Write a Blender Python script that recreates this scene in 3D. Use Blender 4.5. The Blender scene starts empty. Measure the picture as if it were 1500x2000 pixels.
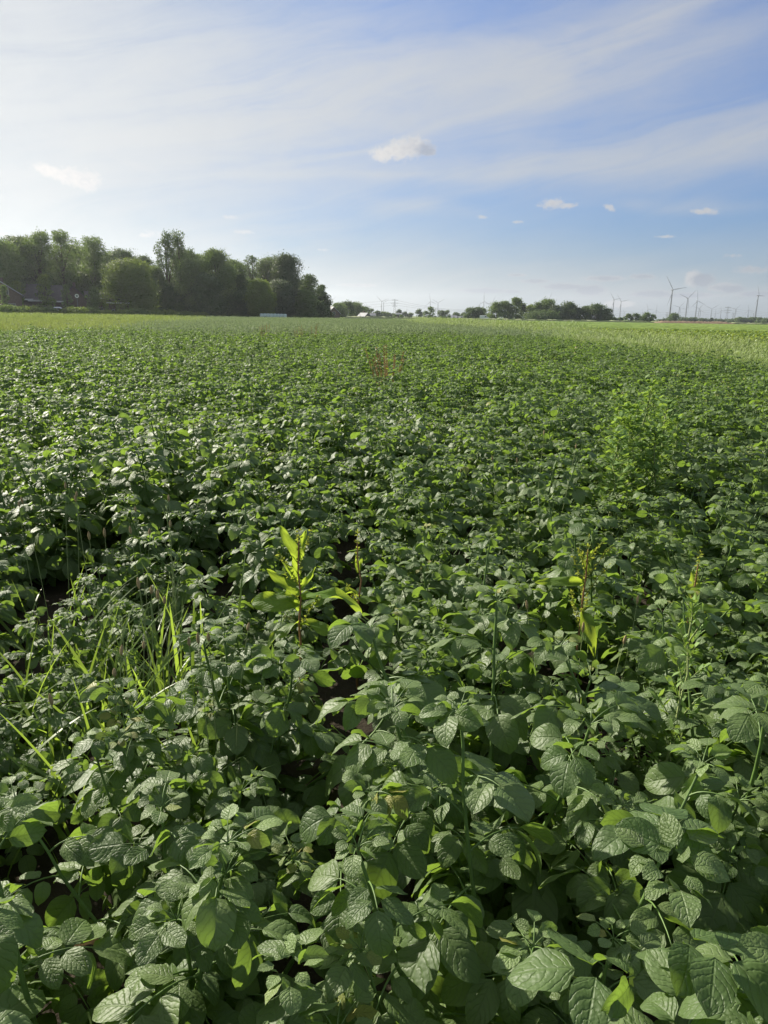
import bpy, math, random
import numpy as np
from mathutils import Vector, Matrix

R = math.radians
scene = bpy.context.scene
COL = scene.collection

# ------------------------------------------------------------------ camera
CAM_H = 1.55
F_PX = 1389.0
PITCH = R(15.45)
ROLL = R(0.95)
cam_d = bpy.data.cameras.new('camera')
cam = bpy.data.objects.new('camera', cam_d)
COL.objects.link(cam)
cam_d.sensor_fit = 'VERTICAL'
cam_d.sensor_height = 36.0
cam_d.lens = 36.0 * F_PX / 2000.0
cam_d.clip_start = 0.05
cam_d.clip_end = 40000.0
cam.matrix_world = (Matrix.Translation((0, 0, CAM_H)) @ Matrix.Rotation(R(90) - PITCH, 4, 'X')
                    @ Matrix.Rotation(ROLL, 4, 'Z'))
scene.camera = cam
CM = np.array(cam.matrix_world)[:3, :3]

# ------------------------------------------------------------------ light and exposure
SUN_AZ = R(-47)          # measured from +Y, clockwise; the sun is ahead and to the left
SUN_EL = R(28)
EXPOSURE = 1.0
scene.view_settings.view_transform = 'Standard'
scene.view_settings.look = 'None'
scene.view_settings.exposure = EXPOSURE
scene.view_settings.gamma = 1.0
sd = bpy.data.lights.new('sun', 'SUN')
sd.energy = 5.0
sd.angle = R(0.6)
sd.color = (1.0, 0.93, 0.80)
sun = bpy.data.objects.new('sun', sd)
COL.objects.link(sun)
sdir = Vector((math.sin(SUN_AZ) * math.cos(SUN_EL), math.cos(SUN_AZ) * math.cos(SUN_EL), math.sin(SUN_EL)))
sun.rotation_euler = sdir.to_track_quat('Z', 'Y').to_euler()
sun.location = (-20, 20, 30)

scene.render.engine = 'CYCLES'
cy = scene.cycles
cy.use_denoising = True
cy.max_bounces = 8
cy.diffuse_bounces = 4
cy.glossy_bounces = 2
cy.transmission_bounces = 5
cy.transparent_max_bounces = 8
cy.volume_bounces = 0
cy.caustics_reflective = False
cy.caustics_refractive = False
cy.sample_clamp_indirect = 4.0


def px_dir(x, y):
    d = CM @ np.array([(x - 750.0) / F_PX, (1000.0 - y) / F_PX, -1.0])
    return d / np.linalg.norm(d)


def horizon_y(x):
    lo, hi = 300.0, 900.0
    for _ in range(40):
        m = (lo + hi) / 2
        if px_dir(x, m)[2] > 0:
            lo = m
        else:
            hi = m
    return lo


def at(x, dist):
    """ground point under pixel column x at a horizontal distance"""
    d = px_dir(x, horizon_y(x) + 3)
    h = np.array([d[0], d[1]]) / math.hypot(d[0], d[1])
    return h[0] * dist, h[1] * dist


def height_at(x, y, dist):
    d = px_dir(x, y)
    return CAM_H + dist * d[2] / math.hypot(d[0], d[1])


def on_level(x, y, z):
    d = px_dir(x, y)
    t = (z - CAM_H) / d[2]
    return d[0] * t, d[1] * t


def azel(x, y):
    d = px_dir(x, y)
    return math.degrees(math.atan2(d[0], d[1])), math.degrees(math.asin(d[2]))


# ------------------------------------------------------------------ node helpers
class NT:
    def __init__(self, tree):
        self.t = tree
        self.n = tree.nodes
        self.l = tree.links

    def node(self, kind, **kw):
        n = self.n.new(kind)
        for k, v in kw.items():
            setattr(n, k, v)
        return n

    def put(self, sock, v):
        if isinstance(v, bpy.types.NodeSocket):
            self.l.new(v, sock)
        elif v is not None:
            sock.default_value = v

    def m(self, op, a, b=None, c=None, clamp=False):
        n = self.n.new('ShaderNodeMath')
        n.operation = op
        n.use_clamp = clamp
        self.put(n.inputs[0], a)
        if b is not None:
            self.put(n.inputs[1], b)
        if c is not None:
            self.put(n.inputs[2], c)
        return n.outputs[0]

    def vm(self, op, a, b=None):
        n = self.n.new('ShaderNodeVectorMath')
        n.operation = op
        self.put(n.inputs[0], a)
        if b is not None:
            self.put(n.inputs[1], b)
        return n.outputs[0]

    def noise(self, vec, scale, detail=3, rough=0.55, dist=0.0, color=False, lac=2.0):
        n = self.n.new('ShaderNodeTexNoise')
        self.put(n.inputs['Vector'], vec)
        n.inputs['Scale'].default_value = scale
        n.inputs['Detail'].default_value = detail
        n.inputs['Roughness'].default_value = rough
        n.inputs['Distortion'].default_value = dist
        n.inputs['Lacunarity'].default_value = lac
        return n.outputs['Color'] if color else n.outputs[0]

    def ramp(self, fac, stops, interp='LINEAR'):
        n = self.n.new('ShaderNodeValToRGB')
        self.put(n.inputs[0], fac)
        cr = n.color_ramp
        cr.interpolation = interp
        while len(cr.elements) < len(stops):
            cr.elements.new(0.5)
        for e, (p, c) in zip(cr.elements, stops):
            e.position = p
            e.color = (c[0], c[1], c[2], 1) if isinstance(c, (tuple, list)) else (c, c, c, 1)
        return n.outputs[0]

    def mix(self, fac, a, b, mode='MIX'):
        n = self.n.new('ShaderNodeMix')
        n.data_type = 'RGBA'
        n.blend_type = mode
        self.put(n.inputs[0], fac)
        self.put(n.inputs[6], a if isinstance(a, bpy.types.NodeSocket) else (*a, 1))
        self.put(n.inputs[7], b if isinstance(b, bpy.types.NodeSocket) else (*b, 1))
        return n.outputs[2]

    def smooth(self, v, lo, hi):
        n = self.n.new('ShaderNodeMapRange')
        n.interpolation_type = 'SMOOTHSTEP'
        self.put(n.inputs[0], v)
        n.inputs[1].default_value = lo
        n.inputs[2].default_value = hi
        return n.outputs[0]

    def xyz(self, x, y, z):
        n = self.n.new('ShaderNodeCombineXYZ')
        self.put(n.inputs[0], x)
        self.put(n.inputs[1], y)
        self.put(n.inputs[2], z)
        return n.outputs[0]


# ------------------------------------------------------------------ world
world = bpy.data.worlds.new('World')
scene.world = world
world.use_nodes = True
W = NT(world.node_tree)
W.n.clear()
sky = W.node('ShaderNodeTexSky', sky_type='NISHITA', sun_disc=False)
sky.sun_elevation = SUN_EL
sky.sun_rotation = SUN_AZ % (2 * math.pi)
sky.altitude = 0
sky.air_density = 1.0
sky.dust_density = 1.2
sky.ozone_density = 1.6
tc = W.node('ShaderNodeTexCoord')
dvec = tc.outputs['Generated']
sep = W.node('ShaderNodeSeparateXYZ')
W.l.new(dvec, sep.inputs[0])
DX, DY, DZ = sep.outputs
AZ = W.m('MULTIPLY', W.m('ARCTAN2', DX, DY), 180 / math.pi)
EL = W.m('MULTIPLY', W.m('ARCSINE', DZ), 180 / math.pi)
# slow wander of the streaks
cv = W.xyz(W.m('MULTIPLY', AZ, 0.05), W.m('MULTIPLY', EL, 0.12), 0.0)
wn = W.noise(cv, 1.0, 3, 0.5, color=True)
wsep = W.node('ShaderNodeSeparateColor')
W.l.new(wn, wsep.inputs[0])
AZd = W.m('ADD', AZ, W.m('MULTIPLY', W.m('SUBTRACT', wsep.outputs[0], 0.5), 9.0))
ELd = W.m('ADD', EL, W.m('MULTIPLY', W.m('SUBTRACT', wsep.outputs[1], 0.5), 3.2))


def blob(x, y, rx, ry, ang=0.0, ax=None, ex=None, power=1.0):
    """soft elliptical patch of the sky centred where the photo has it; radii in pixels/px-scale"""
    a0, e0 = azel(x, y)
    ax = AZd if ax is None else ax
    ex = ELd if ex is None else ex
    s = math.degrees(1.0 / F_PX)
    s = s * 0.9
    rx, ry = rx * s, ry * s
    c, sn = math.cos(R(ang)), math.sin(R(ang))
    da = W.m('SUBTRACT', ax, a0)
    de = W.m('SUBTRACT', ex, e0)
    u = W.m('ADD', W.m('MULTIPLY', da, c / rx), W.m('MULTIPLY', de, sn / rx))
    v = W.m('ADD', W.m('MULTIPLY', da, -sn / ry), W.m('MULTIPLY', de, c / ry))
    r2 = W.m('ADD', W.m('MULTIPLY', u, u), W.m('MULTIPLY', v, v))
    return W.m('EXPONENT', W.m('MULTIPLY', r2, -0.7 * power))


cir = None
for (x, y, rx, ry, ang, amp) in [
    (20, 200, 380, 190, 0, 1.0),       # bright veil at the left edge
    (330, 225, 420, 85, 8, 0.70),
    (700, 190, 380, 66, 11, 0.72),      # main streak
    (1010, 150, 300, 60, 17, 0.55),
    (1230, 70, 220, 17, 21, 0.62),      # thin contrail-like ridge
    (1000, 120, 230, 20, 18, 0.25),
    (1330, 110, 240, 50, 14, 0.42),
    (1230, 290, 300, 40, 8, 0.62),      # lower right streak
    (1010, 325, 260, 24, 4, 0.45),
    (1420, 315, 200, 44, 6, 0.52),
    (1480, 235, 160, 26, 12, 0.30),
    (850, 345, 240, 9, 1, 0.30),
    (560, 352, 110, 6, 2, 0.34),
    (620, 310, 120, 7, 10, 0.30),
    (230, 326, 60, 5, -10, 0.30),
    (200, 60, 300, 50, 5, 0.28),
    (650, 0, 120, 8, 2, 0.5),
    (560, 100, 160, 20, 15, 0.12),
    (790, 408, 120, 11, -4, 0.36),
    (1380, 410, 70, 9, -3, 0.36),
    (1250, 402, 30, 8, 0, 0.25),
    (900, 545, 900, 55, 0, 0.42),       # pale layer over the horizon
    (1250, 575, 420, 26, 0, 0.25),
    (200, 480, 500, 110, 0, 0.40),
]:
    g = W.m('MULTIPLY', blob(x, y, rx, ry, ang), amp)
    cir = g if cir is None else W.m('ADD', cir, g)
cir = W.m('ADD', cir, W.m('MULTIPLY', W.smooth(EL, 33, 48), 0.75))  # unseen cirrus overhead, added to soften the fill light
fill_veil = W.smooth(W.m('ABSOLUTE', AZ), 34, 60)
cir = W.m('ADD', cir, W.m('MULTIPLY', fill_veil, 0.55))  # unseen cirrus at the sides and behind the camera, added for fill light
# fibres run along the streaks
c11, s11 = math.cos(R(12)), math.sin(R(12))
fu = W.m('ADD', W.m('MULTIPLY', AZd, c11), W.m('MULTIPLY', ELd, s11))
fv = W.m('SUBTRACT', W.m('MULTIPLY', ELd, c11), W.m('MULTIPLY', AZd, s11))
fib = W.noise(W.xyz(W.m('MULTIPLY', fu, 0.045), W.m('MULTIPLY', fv, 0.42), 3.0), 1.0, 9, 0.64, 0.9)
fib2 = W.noise(W.xyz(W.m('MULTIPLY', AZ, 0.18), W.m('MULTIPLY', EL, 0.42), 9.0), 1.0, 5, 0.6, 0.4)
fibm = W.m('ADD', W.m('MULTIPLY', fib, 1.25), W.m('MULTIPLY', fib2, 0.55))
cir = W.m('MULTIPLY', cir, W.m('MAXIMUM', 0.05, W.m('SUBTRACT', W.m('MULTIPLY', fibm, 2.3), 0.95)))
cir = W.m('SUBTRACT', 1.0, W.m('EXPONENT', W.m('MULTIPLY', cir, -1.05)), clamp=True)

# small cumulus
cn1 = W.noise(W.xyz(W.m('MULTIPLY', AZ, 1.15), W.m('MULTIPLY', EL, 1.5), 0.0), 1.0, 7, 0.62, 0.3)
cn2 = W.noise(W.xyz(W.m('MULTIPLY', AZ, 2.6), W.m('MULTIPLY', EL, 3.4), 4.0), 1.0, 6, 0.62, 0.2)
cum = None
shade = None
for (x, y, rx, ry, ang, sh) in [
    (752, 300, 30, 15, 6, 0.0), (790, 291, 40, 20, 6, 0.10), (812, 286, 30, 19, -6, .35), (833, 293, 20, 12, -4, 1.0),
    (110, 340, 44, 11, -14, 0.0), (150, 348, 38, 17, -6, 0.15), (170, 352, 26, 18, 0, 0.2),
    (1077, 399, 30, 12, 0, 0.35), (1105, 402, 28, 6, 0, 0.35), (1190, 406, 13, 8, -20, 0.3), (1378, 413, 28, 7, -6, 0.3),
    (300, 455, 26, 8, 0, 0.2), (285, 458, 22, 6, 0, 0.2), (475, 453, 26, 5, 0, 0.2), (450, 424, 20, 4, 0, .2),
    (632, 488, 14, 4, 0, 0.1), (940, 424, 17, 5, -8, 0.3), (1008, 434, 15, 4, 0, .3),
    (1357, 545, 17, 13, 0, 0.0), (1374, 547, 18, 12, 0, 1.0), (1415, 562, 26, 8, 0, 0.6), (1432, 565, 18, 6, 0, 1.1),
    (1180, 544, 34, 5, 0, 0.7), (1100, 560, 40, 6, 0, 0.9), (1152, 567, 30, 10, 0, 0.9), (1045, 549, 26, 4, 0, 0.8),
    (1275, 574, 42, 7, 0, 0.8), (1470, 527, 40, 7, 0, 0.7), (1255, 540, 22, 5, 0, 0.7), (945, 568, 46, 5, 0, 0.9),
    (1000, 570, 20, 3, 0, 0.9), (1340, 577, 60, 5, 0, .7), (1430, 500, 26, 4, 0, 0.5), (700, 557, 34, 3, 0, .4), (1010, 537, 18, 2.5, 0, .6),
    (1300, 462, 22, 3.5, 0, .3), (1480, 575, 34, 6, 0, .8), (1210, 594, 30, 6, 0, .1),
]:
    g = blob(x, y, rx, ry, ang, AZ, EL, 1.0)
    if y >= 530:
        g = W.m('MULTIPLY', g, 1.30)
    if 380 < y < 530:
        g = W.m('MULTIPLY', g, 0.80 if rx > 26 else 0.68)
    cum = g if cum is None else W.m('MAXIMUM', cum, g)
    if sh:
        gs = W.m('MULTIPLY', g, sh)
        shade = gs if shade is None else W.m('MAXIMUM', shade, gs)
cfield = W.m('ADD', cum, W.m('MULTIPLY', W.m('SUBTRACT', W.m('ADD', W.m('MULTIPLY', cn1, 0.5), W.m('MULTIPLY', cn2, 0.5)), 0.5), 1.9))
cmask = W.m('MULTIPLY', W.smooth(cfield, 0.34, 0.86), W.smooth(cum, 0.10, 0.45))
near_h = W.smooth(EL, 9.5, 3.0)
cmask = W.m('MULTIPLY', cmask, W.m('SUBTRACT', 0.92, W.m('MULTIPLY', near_h, 0.10)))
shade = W.m('ADD', W.m('MULTIPLY', shade, 1.15), W.m('MULTIPLY', W.m('SUBTRACT', cn2, 0.45), 1.0), clamp=True)

toward = W.vm('DOT_PRODUCT', dvec, tuple(sdir))
nd = W.node('ShaderNodeVectorMath', operation='DOT_PRODUCT')
W.l.new(dvec, nd.inputs[0])
nd.inputs[1].default_value = tuple(sdir)
cosg = nd.outputs['Value']
glow = W.m('POWER', W.m('MAXIMUM', cosg, 0.0), 3.0)

SKYK = 0.060
lumn = W.node('ShaderNodeRGBToBW')
W.l.new(sky.outputs[0], lumn.inputs[0])
comp = W.m('DIVIDE', 1.0, W.m('ADD', 1.0, W.m('MULTIPLY', lumn.outputs[0], 0.15)))
sc_ = W.node('ShaderNodeVectorMath', operation='SCALE')
W.l.new(sky.outputs[0], sc_.inputs[0])
W.l.new(comp, sc_.inputs['Scale'])
base = W.mix(W.smooth(cosg, 0.70, 1.0), W.mix(1.0, sc_.outputs[0], (0.67, 1.02, 1.58), 'MULTIPLY'), W.mix(1.0, sc_.outputs[0], (0.92, 0.98, 1.02), 'MULTIPLY'))
veil_l = W.m('ADD', 4.45, W.m('MULTIPLY', glow, 1.5))
cirr_col = W.node('ShaderNodeVectorMath', operation='SCALE')
cirr_col.inputs[0].default_value = (0.99, 1.02, 1.05)
W.l.new(veil_l, cirr_col.inputs['Scale'])
c1 = W.mix(cir, base, cirr_col.outputs[0])
lit = W.node('ShaderNodeVectorMath', operation='SCALE')
lit.inputs[0].default_value = (1.04, 1.0, 0.96)
W.l.new(W.m('ADD', 5.5, W.m('MULTIPLY', glow, 1.6)), lit.inputs['Scale'])
dark = W.node('ShaderNodeVectorMath', operation='SCALE')
dark.inputs[0].default_value = (0.84, 0.93, 1.12)
W.l.new(W.m('ADD', 2.9, W.m('MULTIPLY', glow, 2.4)), dark.inputs['Scale'])
ccol = W.mix(shade, lit.outputs[0], dark.outputs[0])
c2 = W.mix(cmask, c1, ccol)
bg = W.node('ShaderNodeBackground')
W.l.new(c2, bg.inputs[0])
bg.inputs[1].default_value = SKYK
wo = W.node('ShaderNodeOutputWorld')
W.l.new(bg.outputs[0], wo.inputs[0])


# ------------------------------------------------------------------ materials
def new_mat(name):
    m = bpy.data.materials.new(name)
    m.use_nodes = True
    nt = NT(m.node_tree)
    nt.n.clear()
    return m, nt


def simple(name, color, rough=0.7, spec=0.3, var=0.25, scale=3.0, metal=0.0, bump=0.0, bscale=40):
    m, t = new_mat(name)
    co = t.node('ShaderNodeTexCoord').outputs['Object']
    n = t.noise(co, scale, 5, 0.6)
    c = t.ramp(n, [(0.25, tuple(v * (1 - var) for v in color)), (0.75, tuple(min(1, v * (1 + var)) for v in color))])
    p = t.node('ShaderNodeBsdfPrincipled')
    t.put(p.inputs['Base Color'], c)
    p.inputs['Roughness'].default_value = rough
    p.inputs['Specular IOR Level'].default_value = spec
    p.inputs['Metallic'].default_value = metal
    if bump:
        b = t.node('ShaderNodeBump')
        b.inputs['Strength'].default_value = bump
        b.inputs['Distance'].default_value = 0.02
        t.put(b.inputs['Height'], t.noise(co, bscale, 4, 0.6))
        t.l.new(b.outputs[0], p.inputs['Normal'])
    o = t.node('ShaderNodeOutputMaterial')
    t.l.new(p.outputs[0], o.inputs[0])
    return m


def leafmat(name, c_dark, c_light, trans, tfac=0.35, rough=0.42, spec=0.45, veins=0.0, vein_n=8.0, bubbles=0.0,
            patch=None, obj_var=0.35, blotch=0.0):
    m, t = new_mat(name)
    at_ = t.node('ShaderNodeAttribute', attribute_name='var')
    var = at_.outputs['Fac']
    oi = t.node('ShaderNodeObjectInfo').outputs['Random']
    v = t.m('ADD', t.m('MULTIPLY', var, 1 - obj_var), t.m('MULTIPLY', oi, obj_var))
    col = t.ramp(v, [(0.0, c_dark), (0.80, c_light), (0.94, tuple(min(1, q * 1.5) for q in c_light)), (1.0, (c_light[1] * 1.35, c_light[1] * 1.35, c_light[2] * 0.9))])
    height = None
    if veins or bubbles or blotch:
        uv = t.node('ShaderNodeUVMap').outputs[0]
        s = t.node('ShaderNodeSeparateXYZ')
        t.l.new(uv, s.inputs[0])
        U = t.m('ABSOLUTE', t.m('SUBTRACT', t.m('MULTIPLY', s.outputs[0], 2.0), 1.0))
        V = s.outputs[1]
        # the side veins curve forward to the margin
        uvn = t.noise(t.xyz(t.m('MULTIPLY', s.outputs[0], 3.0), t.m('MULTIPLY', V, 3.0), t.m('MULTIPLY', var, 37.0)), 1.0, 3, 0.6)
        ph = t.m('SUBTRACT', t.m('MULTIPLY', V, vein_n), t.m('MULTIPLY', t.m('POWER', U, 1.25), vein_n * 0.33))
        ph = t.m('ADD', ph, t.m('MULTIPLY', uvn, 1.6))
        tri = t.m('MULTIPLY', t.m('ABSOLUTE', t.m('SUBTRACT', t.m('FRACT', ph), 0.5)), 2.0)
        side = t.m('SUBTRACT', 1.0, t.m('POWER', tri, 5.0))
        mid = t.smooth(U, 0.0, 0.10)
        quilt = t.m('MULTIPLY', side, mid)
        height = quilt
        if bubbles:
            vo = t.node('ShaderNodeTexVoronoi', feature='SMOOTH_F1')
            vo.inputs['Scale'].default_value = 1.0
            vo.inputs['Smoothness'].default_value = 0.5
            t.put(vo.inputs['Vector'], t.xyz(t.m('MULTIPLY', s.outputs[0], 10.0), t.m('MULTIPLY', V, 13.0), t.m('MULTIPLY', var, 50.0)))
            height = t.m('SUBTRACT', quilt, t.m('MULTIPLY', vo.outputs['Distance'], bubbles))
        vv = t.m('MULTIPLY', t.m('SUBTRACT', 1.0, quilt), veins)
        col = t.mix(vv, col, tuple(min(1, x * 1.9 + 0.01) for x in c_light))
        if blotch:
            bl = t.m('MULTIPLY', t.smooth(uvn, 0.58, 0.75), blotch)
            col = t.mix(bl, col, (0.10, 0.085, 0.02))
    if patch:
        geo = t.node('ShaderNodeNewGeometry').outputs['Position']
        pn = t.smooth(t.noise(geo, patch[0], 3, 0.55), 0.42, 0.64)
        col = t.mix(t.m('MULTIPLY', pn, patch[2]), col, patch[1])
    p = t.node('ShaderNodeBsdfPrincipled')
    t.put(p.inputs['Base Color'], col)
    p.inputs['Roughness'].default_value = rough
    p.inputs['Specular IOR Level'].default_value = spec
    tr = t.node('ShaderNodeBsdfTranslucent')
    if height is not None and veins:
        t.put(tr.inputs['Color'], t.mix(t.m('MULTIPLY', t.m('SUBTRACT', 1.0, quilt), 0.55), trans, tuple(x * 0.45 for x in trans)))
    else:
        tr.inputs['Color'].default_value = (*trans, 1)
    if height is not None:
        b = t.node('ShaderNodeBump')
        b.inputs['Strength'].default_value = 0.7
        b.inputs['Distance'].default_value = 0.0014
        t.put(b.inputs['Height'], height)
        t.l.new(b.outputs[0], p.inputs['Normal'])
    mx = t.node('ShaderNodeMixShader')
    mx.inputs[0].default_value = tfac
    t.l.new(p.outputs[0], mx.inputs[1])
    t.l.new(tr.outputs[0], mx.inputs[2])
    o = t.node('ShaderNodeOutputMaterial')
    t.l.new(mx.outputs[0], o.inputs[0])
    return m


M = {}
M['potato_leaf'] = leafmat('potato_leaf', (0.066, 0.114, 0.034), (0.118, 0.172, 0.055), (0.32, 0.50, 0.06), 0.33, 0.52, 0.42,
                           veins=0.07, vein_n=6.0, bubbles=0.9, blotch=0.06)
M['potato_far'] = leafmat('potato_far', (0.070, 0.118, 0.037), (0.122, 0.178, 0.060), (0.31, 0.49, 0.06), 0.32, 0.62, 0.32,
                          patch=(0.12, (0.085, 0.13, 0.04), 0.35))
M['potato_stem'] = simple('potato_stem', (0.10, 0.17, 0.04), 0.5, 0.4, 0.3, 20)
M['dock_leaf'] = leafmat('dock_leaf', (0.09, 0.16, 0.025), (0.12, 0.21, 0.03), (0.44, 0.58, 0.05), 0.52, 0.5, 0.35, veins=0.3, vein_n=11, bubbles=0.4)
M['dock_stem'] = simple('dock_stem', (0.27, 0.14, 0.07), 0.6, 0.3, 0.35, 25)
M['rust_seed'] = leafmat('rust_seed', (0.24, 0.145, 0.065), (0.36, 0.24, 0.11), (0.34, 0.22, 0.08), 0.25, 0.8, 0.2)
M['seed_green'] = leafmat('seed_green', (0.12, 0.17, 0.03), (0.20, 0.24, 0.05), (0.45, 0.5, 0.06), 0.35, 0.7, 0.2)
M['grass_blade'] = leafmat('grass_blade', (0.09, 0.155, 0.035), (0.15, 0.23, 0.05), (0.38, 0.54, 0.06), 0.48, 0.42, 0.4)
M['plantain_leaf'] = leafmat('plantain_leaf', (0.07, 0.125, 0.03), (0.11, 0.18, 0.045), (0.30, 0.44, 0.05), 0.40, 0.45, 0.4)
M['seed_head'] = simple('seed_head', (0.33, 0.25, 0.13), 0.9, 0.1, 0.45, 160)
M['stalk'] = simple('stalk', (0.26, 0.31, 0.12), 0.6, 0.3, 0.2, 10)
M['goosefoot'] = leafmat('goosefoot', (0.11, 0.20, 0.055), (0.19, 0.29, 0.085), (0.36, 0.52, 0.07), 0.38, 0.6, 0.3)
M['pale_weed'] = leafmat('pale_weed', (0.15, 0.20, 0.10), (0.22, 0.28, 0.15), (0.28, 0.36, 0.16), 0.30, 0.7, 0.2,
                         patch=(0.05, (0.19, 0.21, 0.08), 0.4))
M['tall_grass'] = leafmat('tall_grass', (0.12, 0.18, 0.05), (0.21, 0.28, 0.09), (0.30, 0.40, 0.10), 0.36, 0.6, 0.3,
                          patch=(0.10, (0.24, 0.24, 0.09), 0.4))
M['meadow'] = leafmat('meadow', (0.14, 0.20, 0.055), (0.23, 0.29, 0.09), (0.32, 0.40, 0.10), 0.32, 0.6, 0.25,
                      patch=(0.06, (0.26, 0.20, 0.09), 0.35))
M['beet'] = leafmat('beet', (0.12, 0.19, 0.035), (0.19, 0.265, 0.05), (0.34, 0.43, 0.06), 0.30, 0.42, 0.45,
                    patch=(0.035, (0.16, 0.26, 0.04), 0.6))
M['dead_leaf'] = simple('dead_leaf', (0.30, 0.17, 0.075), 0.8, 0.2, 0.4, 30)
M['bark'] = simple('bark', (0.085, 0.068, 0.05), 0.9, 0.15, 0.4, 1.2)
M['crown_dark'] = leafmat('crown_dark', (0.046, 0.075, 0.036), (0.105, 0.150, 0.062), (0.16, 0.24, 0.05), 0.30, 0.6, 0.25, obj_var=0.3)
M['crown_mid'] = leafmat('crown_mid', (0.062, 0.100, 0.040), (0.150, 0.205, 0.070), (0.22, 0.32, 0.06), 0.33, 0.6, 0.25, obj_var=0.3)
M['crown_light'] = leafmat('crown_light', (0.075, 0.110, 0.032), (0.16, 0.21, 0.055), (0.28, 0.38, 0.05), 0.32, 0.6, 0.25, obj_var=0.3)
M['crown_grey'] = leafmat('crown_grey', (0.062, 0.088, 0.050), (0.10, 0.135, 0.075), (0.16, 0.21, 0.07), 0.26, 0.6, 0.25, obj_var=0.3)
M['window_frame'] = simple('window_frame', (0.34, 0.34, 0.33), 0.6, 0.3, 0.1, 2.0)
M['brick'] = simple('brick', (0.12, 0.085, 0.072), 0.9, 0.2, 0.3, 2.0)
M['roof_tile'] = simple('roof_tile', (0.07, 0.062, 0.064), 0.7, 0.3, 0.3, 1.5)
M['roof_grey'] = simple('roof_grey', (0.17, 0.17, 0.18), 0.6, 0.4, 0.2, 1.0)
M['white_trim'] = simple('white_trim', (0.72, 0.72, 0.70), 0.6, 0.3, 0.06, 2.0)
M['white_wall'] = simple('white_wall', (0.62, 0.61, 0.58), 0.8, 0.2, 0.08, 0.8)
M['glass'] = simple('glass', (0.03, 0.035, 0.045), 0.08, 0.8, 0.2, 1.0)
M['car_paint'] = simple('car_paint', (0.74, 0.75, 0.76), 0.22, 0.6, 0.03, 1.0)
M['tyre'] = simple('tyre', (0.02, 0.02, 0.02), 0.8, 0.2)
M['turbine'] = simple('turbine', (0.13, 0.14, 0.155), 0.5, 0.3, 0.05, 0.05)
M['steel'] = simple('steel', (0.15, 0.155, 0.165), 0.6, 0.3, 0.1, 0.3)
M['cable'] = simple('cable', (0.12, 0.12, 0.13), 0.6, 0.3, 0.1, 0.3)
M['bale'] = simple('bale', (0.56, 0.66, 0.60), 0.30, 0.5, 0.08, 1.4)
M['solar'] = simple('solar', (0.07, 0.08, 0.11), 0.35, 0.8, 0.1, 1.0)


def ground_mat():
    m, t = new_mat('ground')
    g = t.node('ShaderNodeNewGeometry').outputs['Position']
    n1 = t.noise(g, 6.0, 8, 0.65)
    n2 = t.noise(g, 0.01, 4, 0.6)
    soil = t.ramp(n1, [(0.3, (0.024, 0.020, 0.014)), (0.7, (0.060, 0.048, 0.034))])
    far = t.ramp(n2, [(0.35, (0.10, 0.16, 0.035)), (0.5, (0.16, 0.21, 0.05)), (0.65, (0.13, 0.18, 0.05))])
    ln = t.node('ShaderNodeVectorMath', operation='LENGTH')
    t.l.new(g, ln.inputs[0])
    c = t.mix(t.smooth(ln.outputs['Value'], 45, 95), soil, far)
    p = t.node('ShaderNodeBsdfPrincipled')
    t.put(p.inputs['Base Color'], c)
    p.inputs['Roughness'].default_value = 0.95
    p.inputs['Specular IOR Level'].default_value = 0.1
    b = t.node('ShaderNodeBump')
    b.inputs['Strength'].default_value = 0.8
    b.inputs['Distance'].default_value = 0.05
    t.put(b.inputs['Height'], n1)
    t.l.new(b.outputs[0], p.inputs['Normal'])
    o = t.node('ShaderNodeOutputMaterial')
    t.l.new(p.outputs[0], o.inputs[0])
    return m


def field_mat(name, cols, s1=0.35, s2=0.03, rough=0.85):
    m, t = new_mat(name)
    g = t.node('ShaderNodeNewGeometry').outputs['Position']
    n = t.m('ADD', t.m('MULTIPLY', t.noise(g, s1, 6, 0.7), 0.6), t.m('MULTIPLY', t.noise(g, s2, 3, 0.6), 0.4))
    c = t.ramp(n, [(0.35 + 0.3 * i / max(1, len(cols) - 1), k) for i, k in enumerate(cols)])
    p = t.node('ShaderNodeBsdfPrincipled')
    t.put(p.inputs['Base Color'], c)
    p.inputs['Roughness'].default_value = rough
    p.inputs['Specular IOR Level'].default_value = 0.15
    o = t.node('ShaderNodeOutputMaterial')
    t.l.new(p.outputs[0], o.inputs[0])
    return m


M['ground'] = ground_mat()
M['far_beet'] = field_mat('far_beet', [(0.10, 0.16, 0.03), (0.15, 0.22, 0.04), (0.21, 0.28, 0.05)])
M['far_grass'] = field_mat('far_grass', [(0.16, 0.21, 0.065), (0.14, 0.20, 0.06), (0.23, 0.22, 0.09)])
M['soil_heap'] = field_mat('soil_heap', [(0.16, 0.11, 0.07), (0.24, 0.17, 0.11), (0.33, 0.26, 0.16)], 0.8, 0.1)
M['pale_strip'] = field_mat('pale_strip', [(0.22, 0.25, 0.12), (0.30, 0.32, 0.17)], 0.5, 0.05)


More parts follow.
